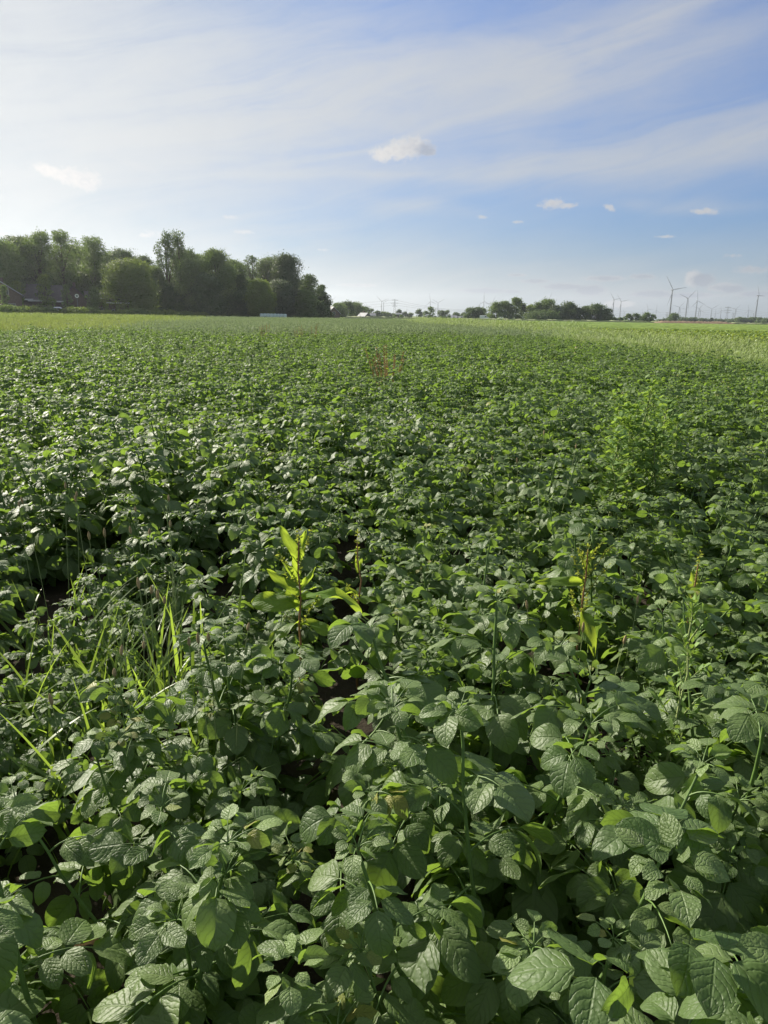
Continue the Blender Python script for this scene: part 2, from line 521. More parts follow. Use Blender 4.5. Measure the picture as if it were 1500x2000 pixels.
# ------------------------------------------------------------------ mesh building
class MB:
    def __init__(self):
        self.v = []; self.f = []; self.uv = []; self.var = []; self.mi = []
        self.n = 0

    def add(self, verts, faces, uv=None, var=0.5, mi=0):
        verts = np.asarray(verts, float)
        faces = np.asarray(faces, int)
        self.v.append(verts)
        self.f.append(faces + self.n)
        self.uv.append(np.zeros((len(verts), 2)) if uv is None else np.asarray(uv, float))
        self.var.append(np.full(len(verts), var) if np.isscalar(var) else np.asarray(var))
        self.mi.append(np.full(len(faces), mi, int))
        self.n += len(verts)

    def box(self, c, s, rz=0.0, mi=0):
        x, y, z = [k / 2 for k in s]
        p = np.array([[a, b, d] for d in (-z, z) for b in (-y, y) for a in (-x, x)])
        ca, sa = math.cos(rz), math.sin(rz)
        q = p.copy()
        q[:, 0] = p[:, 0] * ca - p[:, 1] * sa + c[0]
        q[:, 1] = p[:, 0] * sa + p[:, 1] * ca + c[1]
        q[:, 2] += c[2]
        self.add(q, [[0, 2, 3, 1], [4, 5, 7, 6], [0, 1, 5, 4], [2, 6, 7, 3], [0, 4, 6, 2], [1, 3, 7, 5]], mi=mi)

    def tube(self, pts, rad, sides=6, mi=0, cap=True, var=0.5):
        pts = np.asarray(pts, float)
        rad = np.full(len(pts), rad) if np.isscalar(rad) else np.asarray(rad, float)
        tang = np.gradient(pts, axis=0)
        tang /= np.linalg.norm(tang, axis=1)[:, None] + 1e-12
        ref = np.array([0, 0, 1.0]) if abs(tang[0][2]) < 0.9 else np.array([1.0, 0, 0])
        out = []
        for p, t, r in zip(pts, tang, rad):
            a = np.cross(t, ref); a /= np.linalg.norm(a) + 1e-12
            b = np.cross(t, a)
            ref = -np.cross(t, a) if False else ref
            th = np.linspace(0, 2 * math.pi, sides, endpoint=False)
            out.append(p + r * (np.cos(th)[:, None] * a + np.sin(th)[:, None] * b))
        V = np.concatenate(out)
        F = []
        for i in range(len(pts) - 1):
            for j in range(sides):
                k = (j + 1) % sides
                F.append([i * sides + j, i * sides + k, (i + 1) * sides + k, (i + 1) * sides + j])
        self.add(V, F, var=var, mi=mi)
        if cap and sides == 4:
            b = len(V) - 4
            self.add(V, [[b, b + 1, b + 2, b + 3], [3, 2, 1, 0]], var=var, mi=mi)
        elif cap:
            top = np.vstack([out[-1], pts[-1:]])
            self.add(top, [[j, (j + 1) % sides, sides, sides] for j in range(sides)], var=var, mi=mi)

    def build(self, name, mats, parent=None, smooth=True, link=True):
        me = bpy.data.meshes.new(name)
        V = np.concatenate(self.v)
        F = np.concatenate(self.f)
        UV = np.concatenate(self.uv)
        VAR = np.concatenate(self.var)
        MI = np.concatenate(self.mi)
        tri = F[:, 2] == F[:, 3]
        me.vertices.add(len(V))
        me.vertices.foreach_set('co', V.astype(np.float32).ravel())
        tot = np.where(tri, 3, 4)
        start = np.concatenate([[0], np.cumsum(tot)[:-1]])
        if tri.any():
            loops = np.concatenate([f[:3] if t3 else f for f, t3 in zip(F, tri)])
        else:
            loops = F.ravel()
        me.loops.add(len(loops))
        me.loops.foreach_set('vertex_index', loops.astype(np.int32))
        me.polygons.add(len(F))
        me.polygons.foreach_set('loop_start', start.astype(np.int32))
        try:
            me.polygons.foreach_set('loop_total', tot.astype(np.int32))
        except Exception:
            pass
        me.polygons.foreach_set('material_index', MI.astype(np.int32))
        me.polygons.foreach_set('use_smooth', np.full(len(F), smooth))
        me.update(calc_edges=True)
        ul = me.uv_layers.new(name='UVMap')
        ul.data.foreach_set('uv', UV[loops].astype(np.float32).ravel())
        a = me.attributes.new('var', 'FLOAT', 'POINT')
        a.data.foreach_set('value', VAR.astype(np.float32))
        for mm in (mats if isinstance(mats, (list, tuple)) else [mats]):
            me.materials.append(mm)
        o = bpy.data.objects.new(name, me)
        if link:
            COL.objects.link(o)
        if parent is not None:
            o.parent = parent
        return o


def tag(o, label=None, cat=None, group=None, kind=None):
    if label: o['label'] = label
    if cat: o['category'] = cat
    if group: o['group'] = group
    if kind: o['kind'] = kind
    return o


def empty(name, loc, rz=0.0):
    o = bpy.data.objects.new(name, None)
    COL.objects.link(o)
    o.empty_display_size = 0.2
    o.location = loc
    o.rotation_euler = (0, 0, rz)
    return o


def unit(v):
    return v / (np.linalg.norm(v) + 1e-12)


def leaf(mb, base, d, nrm, L, Wd, shape='ovate', droop=0.25, fold=0.25, wav=0.06, nu=6, nv=7, var=0.5, rng=None, mi=0, twist=0.0):
    """one leaf blade: a curved grid, d along the blade, nrm its upper side"""
    d = unit(np.asarray(d, float))
    nrm = unit(nrm - d * np.dot(nrm, d))
    sdv = np.cross(d, nrm)
    v = np.linspace(0, 1, nv + 1)
    u = np.linspace(-1, 1, nu + 1)
    if shape == 'ovate':
        w = (v ** 0.52) * np.maximum(1 - v, 0) ** 0.66
    elif shape == 'lance':
        w = (v ** 0.6) * np.maximum(1 - v, 0) ** 0.8
    elif shape == 'strap':
        w = np.minimum(1, v * 6 + 0.25) * np.maximum(1 - v, 0) ** 0.5
    else:
        w = (v ** 0.8) * np.maximum(1 - v, 0) ** 0.8
    w = w / w.max() * Wd / 2
    U, V = np.meshgrid(u, v)
    Wv = np.meshgrid(u, w)[1]
    ph = rng.uniform(0, 6.28)
    ph2 = rng.uniform(0, 6.28)
    # the blade bends along an arc
    ang = droop * V * 1.8
    along = L * np.where(np.abs(droop) > 1e-3, np.sin(ang) / (droop * 1.8 + 1e-9), V)
    up = -L * (1 - np.cos(ang)) / (droop * 1.8 + 1e-9)
    z = up + fold * np.abs(U) * Wv - 0.30 * fold * (U ** 2) * Wv * 2
    z = z + wav * L * np.sin(V * 7 + ph + U * 0.7) * (U ** 2) + wav * 0.5 * L * np.sin(V * 13 + ph2 + U * 2.5) * np.abs(U)
    tw = twist * V
    X = U * Wv
    P = (np.asarray(base)[None, None, :] + along[..., None] * d
         + (X * np.cos(tw))[..., None] * sdv + (z + X * np.sin(tw))[..., None] * nrm)
    P = P.reshape(-1, 3)
    uv = np.stack([(U * 0.5 + 0.5).ravel(), V.ravel()], 1)
    i = np.arange(nv)[:, None] * (nu + 1) + np.arange(nu)[None, :]
    i = i.ravel()
    F = np.stack([i, i + 1, i + nu + 2, i + nu + 1], 1)
    mb.add(P, F, uv, var, mi)


def rotv(v, axis, a):
    axis = unit(axis)
    return v * math.cos(a) + np.cross(axis, v) * math.sin(a) + axis * np.dot(axis, v) * (1 - math.cos(a))


UP = np.array([0, 0, 1.0])


def potato_leaf_compound(mb, sm, p0, az, el, Lr, size, rng, nu, nv, pairs=3, mi=0, smi=0, tip_up=0.0, var0=None):
    h = np.array([math.cos(az), math.sin(az), 0.0])
    side = np.cross(h, UP)
    n = 6
    pts = [p0]
    a = el
    for k in range(n):
        a -= rng.uniform(0.10, 0.22) * (1 - tip_up)
        pts.append(pts[-1] + (h * math.cos(a) + UP * math.sin(a)) * Lr / n)
    pts = np.array(pts)
    if sm is not None:
        sm.tube(pts, np.linspace(0.0020, 0.0010, n + 1) * (0.55 + size * 7), 4, mi=smi, cap=False)
    endd = unit(pts[-1] - pts[-2])
    nr = unit(np.cross(side, endd))
    if nr[2] < 0:
        nr = -nr
    nr = unit(nr + rng.normal(0, 0.30, 3))
    var = rng.uniform(0, 0.85) if var0 is None else var0
    if rng.uniform() < 0.012:
        var = 1.5
    leaf(mb, pts[-1], rotv(endd, UP, rng.uniform(-.2, .2)), nr, size, size * rng.uniform(0.66, 0.82), 'ovate', rng.uniform(0.2, 0.85),
         rng.uniform(-0.25, 0.55), 0.035, nu, nv, var, rng, mi, rng.uniform(-.25, .25))
    for k in range(pairs):
        t = 1 - (k + 0.62) / (pairs + 0.35) * 0.85
        q = pts[0] + 0
        f = t * n
        i = min(int(f), n - 1)
        q = pts[i] * (1 - (f - i)) + pts[i + 1] * (f - i)
        dd = unit(pts[i + 1] - pts[i])
        nn = unit(np.cross(side, dd))
        if nn[2] < 0: nn = -nn
        for s in (-1, 1):
            sz = size * (0.92 - 0.16 * k) * rng.uniform(0.82, 1.08)
            dl = rotv(dd, nn, s * rng.uniform(0.95, 1.3))
            dl = unit(dl + UP * rng.uniform(-0.25, 0.15))
            nl = unit(nn + rng.normal(0, 0.38, 3))
            b = q + dl * 0.008
            leaf(mb, b, dl, nl, sz, sz * rng.uniform(0.60, 0.74), 'ovate', rng.uniform(0.1, 0.8), rng.uniform(-0.25, 0.55),
                 0.035, max(4, nu - 2), max(4, nv - 2), min(1.25, max(0, var + rng.uniform(-.2, .2))), rng, mi, rng.uniform(-.3, .3))


def potato_mesh(seed, hi=True, height=0.5, spread=0.30, stems=5):
    rng = np.random.default_rng(seed)
    mb = MB()
    sms = []
    nu, nv = (8, 10) if hi else (4, 4)
    for s in range(stems):
        sm = MB() if hi else mb
        az = s / stems * 2 * math.pi + rng.uniform(-0.4, 0.4)
        lean = rng.uniform(0.30, 1.05)
        H = height * rng.uniform(0.95, 1.3)
        h = np.array([math.cos(az), math.sin(az), 0])
        p = h * rng.uniform(0.0, 0.04)
        pts = [p.copy()]
        nn = 11
        for k in range(nn):
            ln = lean * (1.0 - 0.55 * k / nn)
            p = p + (h * math.sin(ln) + UP * math.cos(ln)) * H / nn + rng.normal(0, 0.003, 3)
            pts.append(p.copy())
        pts = np.array(pts)
        sm.tube(pts, np.linspace(0.0065, 0.0028, len(pts)), 6, mi=0 if hi else 1)
        a = rng.uniform(0, 6.28)
        for k in range(2, nn + 1):
            f = k / nn
            a += 2.4 + rng.uniform(-.3, .3)
            size = (0.107 * (1 - max(0, f - 0.5) * 0.85)) * rng.uniform(0.86, 1.2)
            Lr = (0.165 * (1 - max(0, f - 0.45) * 1.15)) * rng.uniform(0.85, 1.2)
            el = 0.35 + 0.6 * f + rng.uniform(-.15, .15)
            potato_leaf_compound(mb, sm if k > 4 else None, pts[k], a, el, Lr, size, rng, nu, nv, 3 if f < 0.8 else 2, 0, 0 if hi else 1)
        # young leaves at the shoot tip
        for k in range(5):
            a += 2.4
            potato_leaf_compound(mb, sm, pts[-1], a, 1.15 - 0.08 * k, 0.025 + 0.006 * k, 0.026 + 0.005 * k, rng, max(4, nu - 4), max(4, nv - 5), 1, 0,
                                 0 if hi else 1, 0.3, rng.uniform(0.85, 1.08))
        if hi:
            sms.append(sm)
    return mb, sms


# ------------------------------------------------------------------ ground, fields
def sheet(name, pts, z, mat, kind='structure', thick=None, label=None):
    mb = MB()
    v = [(x, y, z) for x, y in pts]
    if len(v) != 4:
        raise ValueError
    if thick:
        v += [(x, y, z - thick) for x, y in pts]
        mb.add(v, [[0, 1, 2, 3], [0, 4, 5, 1], [1, 5, 6, 2], [2, 6, 7, 3], [3, 7, 4, 0]])
    else:
        mb.add(v, [[0, 1, 2, 3]])
    o = mb.build(name, mat, smooth=False)
    tag(o, label, kind=kind)
    return o


gm = MB()
GS = 6500
n = 60
gx = np.sign(np.linspace(-1, 1, n + 1)) * np.abs(np.linspace(-1, 1, n + 1)) ** 3 * GS
X, Y = np.meshgrid(gx, gx)
Z = np.zeros_like(X)
i = (np.arange(n)[:, None] * (n + 1) + np.arange(n)[None, :]).ravel()
gm.add(np.stack([X.ravel(), Y.ravel(), Z.ravel()], 1), np.stack([i, i + 1, i + n + 2, i + n + 1], 1))
tag(gm.build('ground', M['ground'], smooth=False), kind='structure')

# the row direction of the crop
RAZ = R(azel(690, 640)[0])
RD = np.array([math.sin(RAZ), math.cos(RAZ)])
RN = np.array([math.cos(RAZ), -math.sin(RAZ)])
e1 = np.array(on_level(1500, 716, 0.55))
e2 = np.array(on_level(900, 647, 0.55))
EDGE = float(np.dot(e1, RN))                    # lateral position of the right-hand edge of the crop


def lat_along(p):
    return float(np.dot(p, RN)), float(np.dot(p, RD))


def field_end(lat):
    """distance along the rows where the potatoes stop"""
    return 37 + 0.12 * lat + 1.5 * math.sin(lat * 0.35)


BEET_IN = EDGE + 4.6                            # verge of tall grass between the two crops


def pt(lat, al):
    return lat * RN + al * RD


# far part of the beet field, a low canopy of leaves seen at a grazing angle
def canopy(name, lat0, lat1, a0, a1, nx, ny, z, amp, mat, seed):
    rng = np.random.default_rng(seed)
    mb = MB()
    la = np.linspace(lat0, lat1, nx + 1)
    al = a0 + (a1 - a0) * np.linspace(0, 1, ny + 1) ** 1.6
    LA, AL = np.meshgrid(la, al)
    Zs = z + rng.uniform(-amp, amp, LA.shape)
    Zs[0, :] = 0.02; Zs[-1, :] = 0.02; Zs[:, 0] = 0.02; Zs[:, -1] = 0.02
    XX = LA * RN[0] + AL * RD[0]
    YY = LA * RN[1] + AL * RD[1]
    i = (np.arange(ny)[:, None] * (nx + 1) + np.arange(nx)[None, :]).ravel()
    mb.add(np.stack([XX.ravel(), YY.ravel(), Zs.ravel()], 1), np.stack([i, i + 1, i + nx + 2, i + nx + 1], 1))
    return tag(mb.build(name, mat, smooth=False), kind='structure')


canopy('beet_field', BEET_IN + 1, BEET_IN + 290, 84, 300, 300, 230, 0.36, 0.10, M['far_beet'], 3)
canopy('meadow', -190, -5, 95, 232, 240, 160, 0.22, 0.12, M['far_grass'], 4)
canopy('field_margin', -4, 330, 303, 312, 200, 5, 0.9, 0.25, M['pale_strip'], 5)

# soil bank behind the beet field
x0, _y = at(1278, 318)
x1, _y1 = at(1458, 340)
mb = MB()
rng = np.random.default_rng(5)
N_ = 80
rows = []
for k in range(N_ + 1):
    f = k / N_
    cx, cyy = x0 + (x1 - x0) * f, _y + (_y1 - _y) * f + 4
    e = min(1, f * 9, (1 - f) * 5)
    for (o, hgt) in ((-4.5, 0), (-2.5, 0.75), (-0.8, 1.25), (1.5, 1.2), (5, 0)):
        rows.append((cx, cyy + o, hgt * e * (1 + rng.uniform(-.12, .12)) - (0.05 if hgt == 0 else 0)))
F = []
for k in range(N_):
    for j in range(4):
        F.append([k * 5 + j, (k + 1) * 5 + j, (k + 1) * 5 + j + 1, k * 5 + j + 1])
mb.add(rows, F)
tag(mb.build('soil_bank', M['soil_heap']), kind='structure')

# ------------------------------------------------------------------ geometry nodes: one object holding a mass of plants
def scatter(name, pts, rots, scls, idx, protos, kind='stuff', label=None, cat=None, group=None):
    me = bpy.data.meshes.new(name)
    me.vertices.add(len(pts))
    me.vertices.foreach_set('co', np.asarray(pts, np.float32).ravel())
    a = me.attributes.new('rot', 'FLOAT_VECTOR', 'POINT'); a.data.foreach_set('vector', np.asarray(rots, np.float32).ravel())
    a = me.attributes.new('scl', 'FLOAT', 'POINT'); a.data.foreach_set('value', np.asarray(scls, np.float32))
    a = me.attributes.new('idx', 'INT', 'POINT'); a.data.foreach_set('value', np.asarray(idx, np.int32))
    o = bpy.data.objects.new(name, me)
    COL.objects.link(o)
    tag(o, label, cat, group, kind)
    g = bpy.data.node_groups.new(name + '_nodes', 'GeometryNodeTree')
    g.interface.new_socket('Geometry', in_out='INPUT', socket_type='NodeSocketGeometry')
    g.interface.new_socket('Geometry', in_out='OUTPUT', socket_type='NodeSocketGeometry')
    gi = g.nodes.new('NodeGroupInput'); go = g.nodes.new('NodeGroupOutput')
    iop = g.nodes.new('GeometryNodeInstanceOnPoints')
    m2p = g.nodes.new('GeometryNodeMeshToPoints')
    g.links.new(gi.outputs[0], m2p.inputs['Mesh'])
    g.links.new(m2p.outputs[0], iop.inputs['Points'])
    jn = g.nodes.new('GeometryNodeJoinGeometry')
    for p in reversed(protos):
        oi = g.nodes.new('GeometryNodeObjectInfo')
        oi.transform_space = 'ORIGINAL'
        oi.inputs['Object'].default_value = p
        oi.inputs['As Instance'].default_value = True
        g.links.new(oi.outputs['Geometry'], jn.inputs[0])
    g.links.new(jn.outputs[0], iop.inputs['Instance'])
    iop.inputs['Pick Instance'].default_value = True

    def attr(nm, dt):
        n_ = g.nodes.new('GeometryNodeInputNamedAttribute')
        n_.data_type = dt
        n_.inputs['Name'].default_value = nm
        return n_.outputs['Attribute']
    g.links.new(attr('idx', 'INT'), iop.inputs['Instance Index'])
    e2r = g.nodes.new('FunctionNodeEulerToRotation')
    g.links.new(attr('rot', 'FLOAT_VECTOR'), e2r.inputs[0])
    g.links.new(e2r.outputs[0], iop.inputs['Rotation'])
    g.links.new(attr('scl', 'FLOAT'), iop.inputs['Scale'])
    g.links.new(iop.outputs[0], go.inputs[0])
    md = o.modifiers.new('scatter', 'NODES')
    md.node_group = g
    return o


# ------------------------------------------------------------------ potato crop
def project(p):
    d = CM.T @ (np.asarray(p, float) - np.array([0, 0, CAM_H]))
    if d[2] > -0.05:
        return None
    return 750 + F_PX * d[0] / -d[2], 1000 - F_PX * d[1] / -d[2], -d[2]


rng = np.random.default_rng(11)
NHI, NLO = 7, 8
hi_protos = [potato_mesh(100 + k, True, 0.55 + 0.025 * (k % 3), stems=5) for k in range(NHI)]
plants = []
for r_ in range(-52, 60):
    lat = (r_ + 0.5) * 0.75
    if lat > EDGE:
        continue
    al = -0.4
    while al < field_end(lat):
        al += rng.uniform(0.235, 0.325)
        la = lat + rng.normal(0, 0.075)
        p = pt(la, al)
        if math.hypot(*p) < 0.42:
            continue
        # keep what the frame and the low sun can reach
        az = math.degrees(math.atan2(p[0], p[1]))
        if al > 3 and not (-36 < az < 33):
            continue
        if al <= 3 and abs(p[0]) > 3.6:
            continue
        plants.append((p[0], p[1], la, al, lat))
inview = []
rest = []
for q in plants:
    s = project((q[0], q[1], 0.45))
    if s and -60 < s[0] < 1560 and s[1] < 2250:
        inview.append((math.hypot(q[0], q[1]), q, s))
    else:
        rest.append(q)
inview.sort(key=lambda a: a[0])
near = inview[:298]
rest += [a[1] for a in inview[298:]]


ORD = ['nearest', 'second', 'third', 'fourth', 'fifth', 'sixth', 'seventh', 'eighth', 'ninth', 'tenth', 'eleventh', 'twelfth', 'thirteenth', 'fourteenth',
       'fifteenth', 'sixteenth', 'seventeenth', 'eighteenth', 'nineteenth', 'twentieth'] + ['twenty-' + w for w in
       ('first', 'second', 'third', 'fourth', 'fifth', 'sixth', 'seventh', 'eighth', 'ninth')] + ['thirtieth'] + ['thirty-' + w for w in
       ('first', 'second', 'third', 'fourth', 'fifth', 'sixth', 'seventh', 'eighth', 'ninth')] + ['fortieth']
row_count = {}


def row_label(lat, sy):
    r = math.floor(lat / 0.75)
    n = row_count.get(r, 0)
    row_count[r] = n + 1
    k = r if r >= 0 else -r - 1
    side = 'right' if r >= 0 else 'left'
    row = f'the {ORD[k] if k else "first"} crop row {side} of the middle'
    look = 'large-leaved' if sy > 1400 else ('bushy' if sy > 1000 else 'distant')
    return f'{look} potato plant, {ORD[min(n, 39)]} to the camera in {row}'


proto_used = {}
stem_objs = {}
fol_mesh = {}
lo_mesh = {}
for k in range(NLO):
    mb, _ = potato_mesh(300 + k, False, 0.55 + 0.025 * (k % 3), stems=5)
    o = mb.build('potato_plant', [M['potato_far'], M['potato_stem']], link=False)
    lo_mesh[k] = o
for k, (mb, sms) in enumerate(hi_protos):
    fol_mesh[k] = mb.build('foliage', M['potato_leaf'], link=False)
    stem_objs[k] = [s.build('stem', M['potato_stem'], link=False) for s in sms]
lo_src = {}
NP = 150
GAPS = [on_level(300, 1330, 0.3), on_level(200, 1180, 0.3), on_level(80, 1250, 0.3), on_level(120, 1100, 0.3), on_level(40, 1400, 0.3), on_level(560, 1270, 0.2), on_level(1260, 1330, .3)]
for j, (dist, q, s) in enumerate(near):
    rz = rng.uniform(0, 6.28)
    sc = rng.uniform(0.78, 1.14) * (1 + 0.16 * math.sin(q[2] * 1.9 + 1) * math.sin(q[3] * 1.3 + q[2]))
    for gp in GAPS:
        dd = math.hypot(q[0] - gp[0], q[1] - gp[1])
        if dd < 0.34:
            sc = min(sc, 0.64)
    lab = row_label(q[4], s[1])
    if j < NP:
        k = int(rng.integers(NHI))
        root = empty('potato_plant', (q[0], q[1], 0.0), rz)
        root.scale = (sc, sc, sc * rng.uniform(.94, 1.08))
        f = fol_mesh[k].copy(); COL.objects.link(f); f.parent = root
        for st in stem_objs[k]:
            c = st.copy(); COL.objects.link(c); c.parent = root
    else:
        k = int(rng.integers(NLO))
        if k not in lo_src:
            root = lo_mesh[k]
            lo_src[k] = root
        else:
            root = lo_mesh[k].copy()
        COL.objects.link(root)
        root.location = (q[0], q[1], 0)
        root.rotation_euler = (rng.uniform(-.06, .06), rng.uniform(-.06, .06), rz)
        root.scale = (sc, sc, sc)
    tag(root, lab, 'potato plant', 'potato plants in the rows of the field')
protos = [lo_mesh[k] for k in range(NLO) if k in lo_src]
nlo_p = len(protos)
hi_src = {}
for o_ in list(COL.objects):
    if o_.name.startswith('foliage') and o_.parent is not None and o_.data.name not in hi_src:
        hi_src[o_.data.name] = o_
protos += list(hi_src.values())
pts = [(q[0], q[1], 0.0) for q in rest]
scatter('potato_crop', pts, np.stack([rng.uniform(-.08, .08, len(pts)), rng.uniform(-.08, .08, len(pts)), rng.uniform(0, 6.28, len(pts))], 1),
        rng.uniform(0.78, 1.14, len(pts)) * np.array([1 + 0.16 * math.sin(q[2] * 1.9 + 1) * math.sin(q[3] * 1.3 + q[2]) for q in rest]), np.where(np.hypot(*np.array(pts)[:, :2].T) < 5.5, rng.integers(nlo_p, len(protos), len(pts)), rng.integers(0, nlo_p, len(pts))), protos, 'stuff')
print('potato: near', len(near), 'rest', len(rest))

#@@PART2

# ------------------------------------------------------------------ weeds between the fields
def tuft_mesh(seed, n, h, spread, wid, lean, mi=0, droop=0.4, heads=0, nv=4):
    """a tuft of grass blades leaning with the wind (to +X)"""
    rng = np.random.default_rng(seed)
    mb = MB()
    for k in range(n):
        b = np.array([rng.normal(0, spread), rng.normal(0, spread), 0])
        L = h * rng.uniform(0.6, 1.15)
        d = unit(np.array([lean + rng.normal(0, 0.22), rng.normal(0, 0.22), 1.0]))
        a = rng.uniform(0, 6.28)
        nr = unit(np.array([math.cos(a) * .6 - .5, math.sin(a) * .6, 0.55]))
        leaf(mb, b, d, nr, L, wid * rng.uniform(0.7, 1.3), 'strap', droop * rng.uniform(0.4, 1.3), 0.1, 0.0, 1, nv, rng.uniform(0, 1), rng, mi)
        if k < heads:
            tip = b + d * L * 1.05
            for q in range(3):
                leaf(mb, tip + d * 0.03 * q, unit(d + rng.normal(0, .25, 3)), nr, 0.10, 0.022, 'lance', 0.1, 0.1, 0, 1, 2, 0.9, rng, 1)
    return mb


def feather_weed(seed, h, n_br=16, mi=0, lf=0.05, wl=0.35, dens=12):
    """an upright bushy weed: main stem, side shoots, many narrow leaves"""
    rng = np.random.default_rng(seed)
    mb = MB(); sm = MB()
    pts = [np.array([0, 0, 0.0])]
    for k in range(8):
        pts.append(pts[-1] + np.array([rng.normal(0, .010), rng.normal(0, .010), h / 8]))
    pts = np.array(pts)
    sm.tube(pts, np.linspace(0.007, 0.003, 9) * (h / 0.8), 5)
    a = 0
    for b in range(n_br):
        f = 0.18 + 0.80 * b / n_br
        a += 2.4
        p = pts[0] * (1 - f) + pts[-1] * f
        L = h * 0.34 * (1 - f * 0.75) * rng.uniform(0.8, 1.2)
        d = unit(np.array([math.cos(a), math.sin(a), 0.9 + 0.6 * f]))
        q = p + d * L
        sm.tube([p, (p + q) / 2 + UP * 0.01, q], [0.003, 0.002, 0.001], 4, cap=False)
        for k in range(dens):
            t = 0.15 + 0.85 * k / dens
            c = p * (1 - t) + q * t
            aa = rng.uniform(0, 6.28)
            dl = unit(np.array([math.cos(aa), math.sin(aa), rng.uniform(0.1, 1.0)]) + d * 0.5)
            leaf(mb, c, dl, unit(UP + rng.normal(0, .3, 3)), lf * rng.uniform(0.6, 1.3) * (1.2 - .5 * f), lf * wl, 'lance', rng.uniform(0, .5), 0.2, 0.02, 2, 3,
                 rng.uniform(0, 1), rng, mi)
    for k in range(14):
        aa = rng.uniform(0, 6.28)
        dl = unit(np.array([math.cos(aa), math.sin(aa), rng.uniform(0.7, 2.5)]))
        leaf(mb, pts[-1] - UP * 0.05 * rng.uniform(0, 1), dl, unit(UP + rng.normal(0, .3, 3)), lf * 0.8, lf * wl * .8, 'lance', 0.2, 0.2, 0.02, 2, 3, rng.uniform(0, 1), rng, mi)
    return mb, sm


def far_weed_mesh(seed, h):
    """cheap pale upright weed for the distant band"""
    rng = np.random.default_rng(seed)
    mb = MB()
    for s in range(5):
        b = np.array([rng.normal(0, .16), rng.normal(0, .16), 0])
        H = h * rng.uniform(0.65, 1.1)
        for k in range(26):
            f = rng.uniform(0.1, 1.0)
            aa = rng.uniform(0, 6.28)
            d = unit(np.array([math.cos(aa), math.sin(aa), 0.6 + f * 1.4]))
            leaf(mb, b + UP * H * f + d * 0.02, d, unit(UP + rng.normal(0, .6, 3)), 0.11 * (1.25 - .6 * f), 0.05 * (1.2 - .5 * f), 'lance', 0.2, 0.1, 0, 2, 2, rng.uniform(0, 1), rng)
    return mb


def beet_mesh(seed):
    rng = np.random.default_rng(seed)
    mb = MB()
    for k in range(17):
        aa = k * 2.4
        el = 1.25 - 0.045 * k + rng.normal(0, .08)
        d = np.array([math.cos(aa) * math.cos(el), math.sin(aa) * math.cos(el), math.sin(el)])
        b = d * 0.14
        leaf(mb, b, d, unit(UP + d * -0.6 + rng.normal(0, .15, 3)), 0.34 * rng.uniform(.8, 1.15), 0.17, 'ovate', rng.uniform(0.2, .6), 0.25, 0.05, 3, 5, rng.uniform(0, 1), rng)
    return mb


rngS = np.random.default_rng(77)


def region_pts(lat_rng, al_rng, n, ok):
    out = []
    la = rngS.uniform(lat_rng[0], lat_rng[1], n)
    # sample distance so that density falls off far away
    al = rngS.uniform(al_rng[0], al_rng[1], n)
    for a, b in zip(la, al):
        p = pt(a, b)
        az = math.degrees(math.atan2(p[0], p[1]))
        if -33 < az < 32 and ok(a, b, p):
            out.append(p)
    return np.array(out)


def spread(name, P, protos, z=0.0, s=(0.75, 1.2), spin=True, kind='stuff'):
    n = len(P)
    pts = np.column_stack([P, np.full(n, z)])
    rz = rngS.uniform(0, 6.28, n) if spin else rngS.normal(0.1, 0.45, n)
    print(name, n)
    return scatter(name, pts, np.column_stack([np.zeros(n), np.zeros(n), rz]), rngS.uniform(s[0], s[1], n), rngS.integers(0, len(protos), n), protos, kind)


def seed_protos(name, mbs, mats, spots):
    """the source plants are themselves plants standing in the band"""
    r = []
    for mb, (x, y) in zip(mbs, spots):
        o = mb.build(name, mats)
        o.location = (x, y, 0)
        tag(o, kind='stuff')
        r.append(o)
    return r


# pale weeds beyond the potatoes (middle of the picture)
lw = lambda px, dist: at(px, dist)
weedP = seed_protos('pale_weeds', [far_weed_mesh(20 + k, 0.80) for k in range(4)], M['pale_weed'], [at(520, 38), at(640, 41), at(760, 37), at(880, 44)])
P1 = region_pts((-22, EDGE + 3), (32, 66), 9000, lambda a, b, p: b > field_end(a) - 3.0 * rngS.uniform(0, 1) ** 2 and a > -3.5 - 0.2 * b + rngS.normal(0, 1.5))
P2 = region_pts((-60, 20), (66, 200), 9000, lambda a, b, p: a > -3.5 - 0.2 * b + rngS.normal(0, 3) and a < EDGE + 4 + 0.00 * b)
spread('pale_weeds', P1, weedP)
spread('pale_weeds', P2, weedP, s=(0.7, 1.15))
# scattered weeds growing through the crop
P3 = region_pts((-18, EDGE), (13, 28), 260, lambda a, b, p: b < field_end(a))
spread('pale_weeds', P3, weedP, s=(0.6, 0.95))

# tall grass along the right edge, leaning to the right
grassP = seed_protos('tall_grass', [tuft_mesh(40 + k, 60, 1.0, 0.12, 0.013, 0.42, droop=0.38, heads=12) for k in range(4)],
                     [M['tall_grass'], M['tall_grass']], [pt(EDGE + 1.2, 16), pt(EDGE + 2.0, 19), pt(EDGE + 1.4, 24), pt(EDGE + 2.5, 29)])
P4 = region_pts((EDGE + 0.1, BEET_IN + 0.6), (8, 46), 4200, lambda a, b, p: True)
P5 = region_pts((EDGE - 0.3, BEET_IN + 1.0), (46, 130), 2600, lambda a, b, p: True)
spread('tall_grass', P4, grassP, s=(0.45, 0.92), spin=False)
spread('tall_grass', P5, grassP, s=(0.8, 1.2), spin=False)

